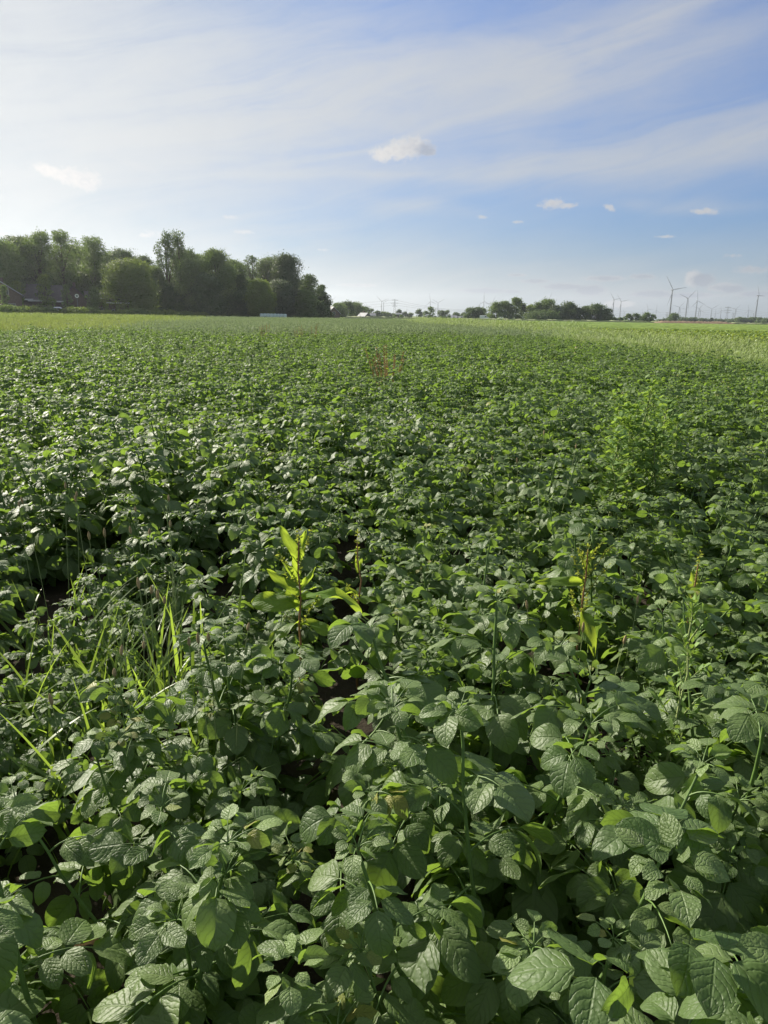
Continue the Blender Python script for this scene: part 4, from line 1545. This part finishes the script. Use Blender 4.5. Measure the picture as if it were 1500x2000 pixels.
# clipped round trees
for q, (x, y0, y1_) in enumerate([(771, 614, 623), (784, 614.5, 623), (838, 615.5, 624), (850, 617, 624), (862.5, 617, 624), (869, 617, 624), (876, 617, 624.5)]):
    D = 350
    X, Y = at(x, D)
    r = 4.6 / F_PX * D
    root = empty('clipped_tree', (X, Y, 0))
    tag(root, ['clipped ball tree left of the white-roofed house front', 'clipped ball tree right of the white-roofed house front', 'clipped ball tree, leftmost of the five before the farmhouse',
               'clipped ball tree, second of the five before the farmhouse', 'clipped ball tree, middle one of the five before the farmhouse',
               'clipped ball tree, fourth of the five before the farmhouse', 'clipped ball tree touching the farmhouse, last of the five'][q], 'clipped tree', 'clipped ball trees along the far road')
    mb = MB()
    rg = np.random.default_rng(q)
    zc = height_at(x, y0, D) - r
    n = 420
    d = rg.normal(0, 1, (n, 3)); d /= np.linalg.norm(d, axis=1)[:, None]
    C = d * (r * rg.uniform(.85, 1.0, n))[:, None] + np.array([0, 0, zc])
    t1 = np.cross(d + rg.normal(0, .3, (n, 3)), rg.normal(0, 1, (n, 3))); t1 /= np.linalg.norm(t1, axis=1)[:, None]
    t2 = np.cross(d, t1)
    V = np.stack([C - t1 * .22, C + t2 * .16, C + t1 * .22, C - t2 * .16], 1).reshape(-1, 3)
    mb.add(V, np.arange(n * 4).reshape(n, 4), None, np.repeat(rg.uniform(0, 1, n), 4))
    mb.build('crown', M['crown_mid'], root, smooth=False)
    tm = MB(); tm.tube([[0, 0, -.05], [0, 0, zc]], [.12, .09], 7); tm.build('trunk', M['bark'], root)

# hedge of shrubs and long herbs before the houses
sh = [(14, 597, 40, 168), (40, 599, 36, 170), (68, 599, 34, 172), (92, 601, 30, 172), (125, 603, 24, 172), (152, 601, 34, 170), (176, 601, 26, 172), (205, 606, 28, 178),
      (238, 606, 30, 182), (268, 604, 34, 180), (298, 606, 34, 184), (330, 606, 34, 186), (362, 608, 30, 190), (392, 611, 34, 194), (425, 612, 30, 198), (458, 613, 30, 202)]
shw = ['before the gabled house', 'below the small sunlit tree', 'below the dark roof', 'left of the white car', 'right of the white car', 'below the round white board',
       'below the middle houses', 'left of the low house', 'below the low house with the pale gutter', 'below the pale round tree', 'left of the poplar foot', 'below the poplars',
       'right of the poplars', 'below the large domed tree', 'below the dark small-crowned tree', 'left of the bales']
for q, ((x, yt, w, dist), wh) in enumerate(zip(sh, shw)):
    tree(x, yt, w, dist, M['crown_light' if q % 3 else 'crown_mid'], 'low leafy shrub on the field edge ' + wh, 'shrub', 'shrubs along the far field edge', 'dome', 0.1, 1500 + q,
         nclump=16, trunk=True, leafs=0.30, cat='shrub')


# ------------------------------------------------------------------ wind turbines
def turbine(hx, hy, L, ph, squeeze, label, hub=98.0):
    hz = horizon_y(hx)
    dist = (hub - CAM_H) / ((hz - hy) / F_PX) * 0.985
    dist = min(dist, 3900.0 + (dist - 3900) * 0.12)
    # the ground foot lies under the hub
    d = px_dir(hx, hy)
    hn = np.array([d[0], d[1]]) / math.hypot(d[0], d[1])
    X, Y = hn * dist
    hubz = CAM_H + dist * d[2] / math.hypot(d[0], d[1])
    Lm = L / F_PX * dist * 1.03
    az = math.atan2(X, Y)
    root = empty('wind_turbine', (X, Y, 0), -az)     # local -Y faces the camera
    tag(root, label, 'wind turbine', 'wind turbines on the horizon')
    k = hubz / 98.0
    fat = 1.15 + 0.5 * max(0, min(1, (dist - 2400) / 2000))
    t = MB()
    t.tube([[0, 0, 0], [0, 0, hubz * .5], [0, 0, hubz - 1.5 * k]], [2.5 * k * fat, 2.0 * k * fat, 1.35 * k * fat], 14)
    t.build('tower', M['turbine'], root)
    yaw = math.acos(max(0.3, min(1.0, squeeze)))
    ax = np.array([math.sin(yaw), -math.cos(yaw), 0.0])     # rotor axis
    rt = np.array([math.cos(yaw), math.sin(yaw), 0.0])
    hc = np.array([0, 0, hubz])
    nm = MB()
    nm.tube([hc - ax * 6.5 * k, hc - ax * 6 * k, hc, hc + ax * 2.2 * k], [1.0 * k, 1.9 * k, 1.9 * k, 1.5 * k], 10)
    nm.build('nacelle', M['turbine'], root)
    hm = MB()
    fc = hc + ax * 3.4 * k
    hm.tube([fc - ax * 1.2 * k, fc, fc + ax * 1.4 * k, fc + ax * 2.0 * k], [1.6 * k, 1.7 * k, 1.1 * k, 0.3 * k], 10)
    hm.build('hub', M['turbine'], root)
    for j in range(3):
        a = R(ph + 120 * j)
        dd = rt * math.cos(a) + UP * math.sin(a)
        sdv = np.cross(ax, dd)
        b = MB()
        rows = []
        for f in np.linspace(0.02, 1, 9):
            ch = (1.0 + 2.6 * min(1, f * 5)) * (1 - 0.80 * f) if f > .08 else 1.2
            ch *= k * fat * 0.62 * (Lm / 45 / k) ** .5
            th = ch * 0.32
            c = fc + dd * Lm * f
            rows.append([c - sdv * ch * .35, c - ax * th, c + sdv * ch * .75, c + ax * th])
        V = np.array(rows).reshape(-1, 3)
        F = []
        for r in range(8):
            for s in range(4):
                F.append([r * 4 + s, r * 4 + (s + 1) % 4, (r + 1) * 4 + (s + 1) % 4, (r + 1) * 4 + s])
        b.add(V, F)
        b.build('blade', M['turbine'], root)
    return root


TB = [
    (1313.7, 566.0, 28.0, 9.5, .73, 'largest wind turbine, standing tallest above the round dark tree'),
    (1343.3, 582.4, 20.4, 42, .73, 'wind turbine just right of the largest, its rotor in a wide Y'),
    (1327.3, 599.6, 13.2, 47, .9, 'smaller turbine between the largest and the next one'),
    (1340.0, 604.0, 9.0, 50, .9, 'tiny turbine half hidden behind the tower right of the largest'),
    (1362.0, 587.7, 18.3, 100, .73, 'tall turbine with one blade upright and one level, third of the tall row'),
    (1365.7, 602.0, 11.8, 47, .9, 'small turbine close behind the third tall one'),
    (1368.3, 606.7, 8.7, 100, .8, 'tiny turbine right behind the third tall one'),
    (1390.4, 603.3, 13.0, 33, 1.0, 'turbine with a symmetrical Y rotor between the third tall one and the right pylon'),
    (1397.6, 611.0, 6.0, 105, .8, 'tiny low turbine left of the right pylon'),
    (1408.7, 606.7, 7.5, 105, .9, 'small turbine beside the right pylon on its left'),
    (1437.3, 603.7, 9.3, 47, .9, 'turbine standing alone right of the right pylon'),
    (1462.4, 605.3, 8.8, 105, .9, 'turbine second from the right edge, with one blade level'),
    (1472.0, 612.0, 6.5, 40, .9, 'tiny turbine just left of the rightmost tall one'),
    (1481.3, 577.3, 16.8, 118, .5, 'rightmost tall turbine, its rotor turned half away'),
    (1199.3, 585.3, 16.0, 10, .8, 'left one of the turbine pair at the end of the windbreak'),
    (1213.3, 589.0, 15.5, 12, .8, 'right one of the turbine pair at the end of the windbreak'),
    (1219.6, 609.3, 5.5, 10, .9, 'tiny distant turbine right of the turbine pair'),
    (1255.3, 610.0, 6.0, 100, .9, 'tiny turbine left of the ragged tree'),
    (1265.7, 604.0, 10.5, 115, .8, 'turbine rising behind the ragged tree'),
    (1282.0, 606.0, 9.5, 90, .8, 'turbine with one blade upright left of the brown bank'),
    (1064.5, 591.0, 13.5, 90, .9, 'turbine hidden behind the windbreak, only an upright blade tip showing'),
    (1069.0, 590.0, 17.0, 65, .9, 'turbine hidden behind the windbreak, a slanting blade tip showing'),
    (840.5, 588.8, 15.0, 100, .91, 'turbine above the narrow poplar, left one of the middle pair'),
    (855.8, 591.3, 12.7, 30, 1.0, 'turbine with a symmetrical Y rotor, right one of the middle pair'),
    (945.3, 588.7, 16.0, 92, .95, 'turbine with an upright blade behind the clump in the middle'),
    (961.3, 592.0, 13.5, 65, .95, 'turbine half hidden by the left end of the windbreak'),
    (934.7, 599.0, 10.0, 65, .9, 'turbine peeping over the clump in the middle on its left'),
    (745.5, 588.3, 13.6, 20, .95, 'left and larger of the turbine pair near the big pylon'),
    (749.5, 590.8, 11.0, 30, .95, 'right one of the turbine pair near the big pylon'),
    (717.5, 598.3, 9.5, 118, .9, 'turbine above the blue-roofed house'),
    (779.7, 604.0, 5.5, 15, .9, 'tiny turbine over the rounded tree right of the big pylon'),
    (794.7, 604.0, 7.0, 93, .9, 'tiny turbine with an upright blade, second right of the big pylon'),
    (646.0, 589.5, 14.0, 42, .9, 'turbine hidden by the end of the wood, one blade tip showing'),
]
for tb in TB:
    turbine(*tb)


# ------------------------------------------------------------------ pylons and cables
def pylon(x, ytop, dist, label, name='pylon', wide=1.0, armpx=None):
    X, Y = at(x, dist)
    H = height_at(x, ytop, dist)
    az = math.atan2(X, Y)
    root = empty(name, (X, Y, 0), -az)
    tag(root, label, 'pylon', 'power pylons on the horizon')
    t = MB()
    w0, w1 = H * 0.085, H * 0.018
    zs = np.linspace(0, H, 10)
    ws = w0 + (w1 - w0) * (zs / H) ** 0.8
    r = 0.16 * wide
    for sx, sy in ((-1, -1), (1, -1), (1, 1), (-1, 1)):
        t.tube([[sx * w, sy * w, z] for z, w in zip(zs, ws)], r, 4)
    for i in range(9):
        for (a, b) in (((-1, -1), (1, -1)), ((1, -1), (1, 1)), ((1, 1), (-1, 1)), ((-1, 1), (-1, -1))):
            t.tube([[a[0] * ws[i], a[1] * ws[i], zs[i]], [b[0] * ws[i + 1], b[1] * ws[i + 1], zs[i + 1]]], r * .6, 4)
            t.tube([[b[0] * ws[i], b[1] * ws[i], zs[i]], [a[0] * ws[i + 1], a[1] * ws[i + 1], zs[i + 1]]], r * .6, 4)
    t.build('tower', M['steel'], root)
    ends = []
    for (f, hw) in ((0.95, 0.20), (0.76, 0.24), (0.60, 0.17)):
        c = MB()
        A = H * hw
        for s in (-1, 1):
            c.tube([[0, -0.4, H * f + 1.2], [s * A, 0, H * f]], r * .9, 4)
            c.tube([[0, 0.4, H * f - .6], [s * A, 0, H * f]], r * .9, 4)
            ends.append((s * A, H * f))
        c.build('cross_arm', M['steel'], root)
    return X, Y, H, az, ends


pA = pylon(770.3, 584.5, 1500, 'big lattice pylon standing right of a turbine pair, left of the middle', wide=1.2)
pB = pylon(720.6, 598.0, 2600, 'small lattice pylon over the small dark tree', wide=1.6)
pC = pylon(1418, 599.0, 2200, 'lattice pylon among the turbines at the right', wide=1.6)
pD = pylon(1430, 611.0, 3400, 'tiny pylon just right of the right lattice pylon', wide=2.0)
pE = pylon(1301, 610.0, 3000, 'tiny pylon left of the largest turbine', wide=2.0)
pF = pylon(850, 602.0, 2500, 'small pylon left of the symmetrical middle turbine', wide=1.6)


def cable(pts_px, label, r=0.13, group='power cables along the horizon'):
    """a cable hung through known points: (px, py, distance)"""
    W3 = []
    for (x, y, dd) in pts_px:
        d = px_dir(x, y)
        h = np.array([d[0], d[1]]) / math.hypot(d[0], d[1])
        W3.append([h[0] * dd, h[1] * dd, CAM_H + dd * d[2] / math.hypot(d[0], d[1])])
    W3 = np.array(W3)
    out = []
    for a, b in zip(W3[:-1], W3[1:]):
        L = np.linalg.norm(b - a)
        for t in np.linspace(0, 1, 13)[:-1]:
            out.append(a * (1 - t) + b * t - UP * 4 * (L * 0.012) * t * (1 - t))
    out.append(W3[-1])
    mb = MB()
    c0 = np.array(out[0])
    mb.tube(np.array(out) - c0, r, 4, cap=False)
    o = mb.build('power_cable', M['cable'])
    o.location = c0
    tag(o, label, 'cable', group)


for (y0, ya, yb, yc, lab) in [(591, 585.5, 602.5, 606, 'highest power cable at the big pylon'), (597, 590.3, 604.2, 608, 'middle power cable at the big pylon'),
                              (602.5, 595.2, 606, 609, 'lowest power cable at the big pylon')]:
    cable([(655, y0, 1700), (770, ya, 1500), (862, yb, 1500), (965, yc, 1500)], lab)
for (y0, ya, yb, lab) in [(606.5, 601, 612, 'highest power cable at the right lattice pylon'), (611, 605, 615, 'middle power cable at the right lattice pylon'),
                          (614.5, 609, 617.5, 'lowest power cable at the right lattice pylon')]:
    cable([(1190, y0, 2600), (1301, y0 + 4, 2500), (1418, ya, 2200), (1540, yb, 2000)], lab)


# ------------------------------------------------------------------ houses
def gable_house(x, dist, wpx, eave_y, ridge_y, depth, rot, wall, roofm, label, windows=(), name='house', side_windows=(), roof_over=0.35, chim=True, trim=True):
    """gable end faces local -Y; ridge runs along local Y"""
    X, Y = at(x, dist)
    W_ = wpx / F_PX * dist
    ze = height_at(x, eave_y, dist)
    zr = height_at(x, ridge_y, dist)
    root = empty(name, (X, Y, 0), rot - math.atan2(X, Y))
    tag(root, label, 'house', 'houses around the field')
    w = W_ / 2
    mb = MB()
    D = depth
    mb.add([[-w, 0, -.1], [w, 0, -.1], [w, 0, ze], [0, 0, zr], [-w, 0, ze], [-w, D, -.1], [w, D, -.1], [w, D, ze], [0, D, zr], [-w, D, ze]],
           [[0, 1, 2, 4], [4, 2, 3, 3], [5, 9, 7, 6], [9, 8, 7, 7], [0, 4, 9, 5], [1, 6, 7, 2]])
    mb.build('wall', wall, root, smooth=False)
    rf = MB()
    o = roof_over
    sl = (zr - ze) / w
    th = 0.22
    for s in (-1, 1):
        a = [s * (w + o), -o, ze - sl * o + .06]; b = [0, -o, zr + .06]; c = [0, D + o, zr + .06]; d = [s * (w + o), D + o, ze - sl * o + .06]
        up = [0, 0, th]
        v = [a, b, c, d] + [[p[0], p[1], p[2] + th] for p in (a, b, c, d)]
        rf.add(v, [[0, 1, 2, 3], [4, 7, 6, 5], [0, 4, 5, 1], [3, 2, 6, 7], [0, 3, 7, 4]])
    rfo = rf.build('roof', roofm, root, smooth=False)
    if trim:
        tm = MB()
        for s in (-1, 1):
            a = np.array([s * (w + o), -o - .06, ze - sl * o + .1]); b = np.array([0, -o - .06, zr + .1])
            tm.tube([a, b], .11, 4)
            tm.tube([[s * (w + o + .05), -o, ze - sl * o + .1], [s * (w + o + .05), D + o, ze - sl * o + .1]], .1, 4)
        tm.build('gutter', M['window_frame'], root)
    if chim:
        cm = MB(); cm.box((0.3, D * .6, zr + .5), (.7, .7, 1.3)); cm.build('chimney', wall, rfo, smooth=False)

    def win(cx, cz, ww, hh, side=0):
        f = MB(); g = MB()
        if side == 0:
            f.box((cx, -.05, cz), (ww + .24, .12, hh + .24)); g.box((cx, -.10, cz), (ww, .10, hh))
        else:
            f.box((side * (w + .05), cx, cz), (.12, ww + .24, hh + .24)); g.box((side * (w + .10), cx, cz), (.10, ww, hh))
        fo = f.build('window', M['window_frame'], root, smooth=False)
        g.build('pane', M['glass'], fo, smooth=False)
    for (cx, cz, ww, hh) in windows:
        win(cx, cz, ww, hh)
    for (cy_, cz, ww, hh, s) in side_windows:
        win(cy_, cz, ww, hh, s)
    return root


# brick farmhouse with the white framed gable at the left edge
gable_house(7, 182, 58, 575, 551, 10, 0.0, M['brick'], M['roof_tile'], 'brick house with a white-edged gable and two arched windows at the left edge',
            windows=[(-.9, 5.4, .75, 1.3), (.95, 5.4, .75, 1.3), (-1.8, 2.0, 1.3, 1.3), (1.8, 2.0, 1.3, 1.3)])


def long_house(x, dist, wpx, eave_y, ridge_y, label, wall, roofm, wins, rot=0.0, name='house', depth=8, gut='white_trim'):
    """eaves side faces the camera; ridge runs left to right"""
    X, Y = at(x, dist)
    W_ = wpx / F_PX * dist
    ze = height_at(x, eave_y, dist)
    zr = max(ze + .6, height_at(x, ridge_y, dist))
    root = empty(name, (X, Y, 0), rot - math.atan2(X, Y))
    tag(root, label, 'house', 'houses around the field')
    w, D = W_ / 2, depth
    mb = MB()
    mb.add([[-w, 0, -.1], [w, 0, -.1], [w, 0, ze], [-w, 0, ze], [-w, D, -.1], [w, D, -.1], [w, D, ze], [-w, D, ze], [-w, D / 2, zr], [w, D / 2, zr]],
           [[0, 1, 2, 3], [4, 7, 6, 5], [0, 3, 7, 4], [3, 8, 7, 7], [1, 5, 6, 2], [2, 6, 9, 9]])
    mb.build('wall', wall, root, smooth=False)
    rf = MB(); o = .35; sl = (zr - ze) / (D / 2); th = .2
    for s in (0, 1):
        y0 = -o if s == 0 else D + o
        a = [-w - o, y0, ze - sl * o + .06]; b = [w + o, y0, ze - sl * o + .06]; c = [w + o, D / 2, zr + .06]; d = [-w - o, D / 2, zr + .06]
        v = [a, b, c, d] + [[p[0], p[1], p[2] + th] for p in (a, b, c, d)]
        rf.add(v, [[0, 1, 2, 3], [4, 7, 6, 5], [0, 4, 5, 1], [1, 5, 6, 2], [0, 3, 7, 4]])
    rf.build('roof', roofm, root, smooth=False)
    g = MB(); g.box((0, -o - .08, ze - sl * o + .12), (W_ + .7, .16, .32)); g.build('gutter', M[gut], root, smooth=False)
    for (cx, cz, ww, hh) in wins:
        f = MB(); f.box((cx, -.05, cz), (ww + .2, .12, hh + .2)); fo = f.build('window', M['window_frame'], root, smooth=False)
        p = MB(); p.box((cx, -.10, cz), (ww, .1, hh)); p.build('pane', M['glass'], fo, smooth=False)
    return root


long_house(50, 190, 22, 584, 562, 'low brick wing with a pale gutter right of the gabled house', M['brick'], M['roof_tile'], [(0, 1.7, .8, .9)])
long_house(80, 190, 32, 586, 556, 'house with a large dark roof and pale gutter behind the sunlit slender tree', M['brick'], M['roof_tile'], [(1.0, 2.0, .7, .9)])
long_house(114, 192, 18, 587.5, 558, 'dark-roofed house with a short pale gutter behind the white car', M['brick'], M['roof_tile'], [(0, 1.8, .8, .8)])
gable_house(147, 194, 52, 590, 560, 9, 0.0, M['brick'], M['roof_tile'], 'brick house with small bright upper windows behind the round white board',
            windows=[(-3.1, 4.2, .5, 1.2), (-1.2, 4.0, .5, 1.1), (-2.4, 1.6, 1.0, 1.1), (1.6, 1.6, 1.0, 1.1)], trim=False)
long_house(188, 196, 30, 582, 570, 'brown brick house half lost in the dark trees', M['brick'], M['roof_tile'], [(-.8, 1.8, .8, 1.0), (1.2, 1.8, .8, 1.0)])
long_house(232, 190, 34, 591.5, 578, 'low dark house with a pale gutter left of the pale round tree', M['brick'], M['roof_tile'],
           [(-1.2, 1.3, .5, 1.1), (0.0, 1.3, .5, 1.1), (1.3, 1.5, .8, .9)])
gable_house(652, 330, 24, 612, 600, 11, 0.35, M['brick'], M['roof_grey'], 'house with a grey sloping roof just right of the wood', windows=[(0, 2.0, 1.2, 1.2)])
long_house(628, 300, 8, 606, 601, 'small white gable end between the dark trees at the end of the wood', M['white_wall'], M['roof_grey'], [(0, 2.2, .5, .6)], depth=4)
gable_house(718, 350, 12, 618, 612, 6, 0.6, M['brick'], M['solar'], 'small house with blue solar panels on its roof', windows=[(0, 1.6, .8, .8)], trim=False)
long_house(728, 352, 9, 616.5, 613, 'low annexe with a bright blue-grey roof right of the solar roof', M['brick'], M['roof_grey'], [(0, 1.2, .6, .6)], depth=6)
long_house(709, 352, 6, 618, 613.5, 'white end wall left of the solar roof', M['white_wall'], M['roof_grey'], [(0, 1.3, .6, .6)], depth=5)
long_house(779, 420, 10, 614.2, 613.0, 'flat white-edged house between two clipped ball trees', M['brick'], M['roof_grey'], [(0, 1.9, .8, .8), (-1.2, .9, .5, 1.0)], depth=8)
long_house(894, 430, 22, 621.0, 618.6, 'white farmhouse right of the clipped ball trees', M['white_wall'], M['roof_grey'], [(-2.2, 1.0, .7, .8), (0, 1.0, .7, .8), (2.2, 1.0, .7, .8)], depth=9)
long_house(886, 440, 9, 620.0, 616.8, 'higher pale wing on the left of the white farmhouse', M['white_wall'], M['roof_grey'], [(0, 1.5, .6, .6)], depth=7)

# wrapped silage bales stacked in a row
D = 186
bx = [511, 517.5, 524, 530.5, 537, 543.5, 550, 556.5]
for k, x in enumerate(bx):
    X, Y = at(x, D)
    r = 3.25 / F_PX * D
    rr = r * 1.24
    mb = MB()
    # a squat wrapped roll standing on its flat end
    z = np.array([0.0, 0.04, 0.10, .5, 1.0, 1.10, 1.16, 1.2]) * 1.28
    rad = np.array([0.86, .96, 1.0, 1.02, 1.0, .96, .84, .0]) * r
    mb.tube([[0, 0, q] for q in z], rad, 18, cap=False)
    o = mb.build('silage_bale', M['bale'])
    o.location = (X, Y, 0)
    o.rotation_euler = (0, 0, k * .7)
    w = ['first', 'second', 'third', 'fourth', 'fifth', 'sixth', 'seventh', 'eighth'][k]
    tag(o, f'pale mint wrapped bale, {w} from the left in the row below the willows', 'silage bale', 'wrapped bales in a row at the field edge')

# round white board on a pole before the brick houses
X, Y = at(153, 172)
root = empty('basketball_board', (X, Y, 0), -math.atan2(X, Y))
tag(root, 'round-cornered white board on a thin pole before the brick houses', 'board on pole')
mb = MB(); zt = height_at(153, 574, 172); zb_ = height_at(153, 582, 172)
mb.tube([[0, .08, 0], [0, .08, zt - .3]], .06, 8); mb.build('pole', M['steel'], root)
mb = MB(); s_ = (zt - zb_) / 2
mb.tube([[0, -.05, (zt + zb_) / 2], [0, .0, (zt + zb_) / 2]], [s_, s_], 10); mb.build('board', M['white_trim'], root, smooth=False)
mb = MB(); mb.tube([[0, -.07, (zt + zb_) / 2], [0, -.06, (zt + zb_) / 2]], [s_ * .55, s_ * .55], 10); mb.build('panel', M['roof_grey'], root, smooth=False)


def vehicle(x, dist, L, H, label, name, van=False, rot=0.0):
    X, Y = at(x, dist)
    root = empty(name, (X, Y, 0), rot - math.atan2(X, Y))
    tag(root, label, 'van' if van else 'car')
    Wd = 1.75
    prof = [(-.5, .28), (-.5, .60), (-.43, .68), (-.30, .72), (-.16, .98), (.12, 1.0), (.34, .74), (.47, .64), (.5, .5), (.5, .28)]
    if van:
        prof = [(-.5, .2), (-.5, .93), (-.47, 1.0), (.18, 1.0), (.34, .64), (.47, .52), (.5, .4), (.5, .2)]
    V = []
    n_ = len(prof)
    for y, k in ((-Wd / 2, .0), (-Wd / 2 + .18, .06), (Wd / 2 - .18, .06), (Wd / 2, .0)):
        for (a, b) in prof:
            V.append([a * L, y, b * H + (k if b > .5 else 0) - (0 if k else (.04 if b > .5 else 0))])
    F = []
    for r in range(3):
        for j in range(n_ - 1):
            F.append([r * n_ + j, r * n_ + j + 1, (r + 1) * n_ + j + 1, (r + 1) * n_ + j])
    for base_, rev in ((0, 0), (3 * n_, 1)):
        for j in range(1, n_ - 1):
            F.append([base_, base_ + j, base_ + j + 1, base_ + j + 1] if rev else [base_, base_ + j + 1, base_ + j, base_ + j])
    mb = MB(); mb.add(V, F); mb.build('body', M['car_paint'], root, smooth=False)
    for s in (-1, 1):
        g = MB()
        y = s * (Wd / 2 + .01)
        if van:
            g.add([[.05 * L, y, .68 * H], [.24 * L, y, .68 * H], [.17 * L, y, .92 * H], [.05 * L, y, .92 * H]], [[0, 1, 2, 3] if s < 0 else [3, 2, 1, 0]])
        else:
            g.add([[-.27 * L, y, .72 * H], [.26 * L, y, .72 * H], [.11 * L, y, .92 * H], [-.15 * L, y, .92 * H]], [[0, 1, 2, 3] if s < 0 else [3, 2, 1, 0]])
        g.build('side_window', M['glass'], root, smooth=False)
        for wx in (-.31, .31):
            w = MB()
            w.tube([[wx * L, s * (Wd / 2 - .18), .33], [wx * L, s * (Wd / 2 + .03), .33]], [.33, .33], 16)
            wo = w.build('wheel', M['tyre'], root)
            h = MB(); h.tube([[wx * L, s * (Wd / 2 + .03), .33], [wx * L, s * (Wd / 2 + .045), .33]], [.2, .19], 12)
            h.build('rim', M['steel'], wo)
    return root


vehicle(113, 178, 4.3, 2.15, 'white car parked behind the hedge, only its roof and windows showing', 'parked_car')
vehicle(946, 395, 5.0, 2.3, 'small white van beside the clump of trees in the middle distance', 'parked_van', True)

# post beyond the wood
for (x, yt, D, lab) in [(680, 603, 340, 'thin pale post before the row of trees beyond the wood'), (703, 606, 340, 'thin post just left of the solar-roofed house')]:
    X, Y = at(x, D)
    root = empty('lamp_post', (X, Y, 0), -math.atan2(X, Y))
    tag(root, lab, 'lamp post', 'posts beyond the wood')
    h = height_at(x, yt, D)
    mb = MB(); mb.tube([[0, 0, 0], [0, 0, h * .95], [0.0, 0, h]], [.10, .07, .06], 8); mb.build('pole', M['steel'], root)
    mb = MB(); mb.box((.3, 0, h + .05), (.8, .25, .14)); mb.build('lamp_head', M['steel'], root, smooth=False)

# ------------------------------------------------------------------ air
HAZE = 0.00013
hz_m = bpy.data.materials.new('haze')
hz_m.use_nodes = True
ht = NT(hz_m.node_tree); ht.n.clear()
pv = ht.node('ShaderNodeVolumePrincipled')
pv.inputs['Color'].default_value = (0.86, 0.92, 1.0, 1)
pv.inputs['Density'].default_value = HAZE
pv.inputs['Anisotropy'].default_value = 0.5
ho = ht.node('ShaderNodeOutputMaterial')
ht.l.new(pv.outputs[0], ho.inputs['Volume'])
mb = MB()
mb.box((0, 0, 89), (2 * GS + 200, 2 * GS + 200, 180))
hb = mb.build('haze', hz_m, smooth=False)
tag(hb, kind='stuff')
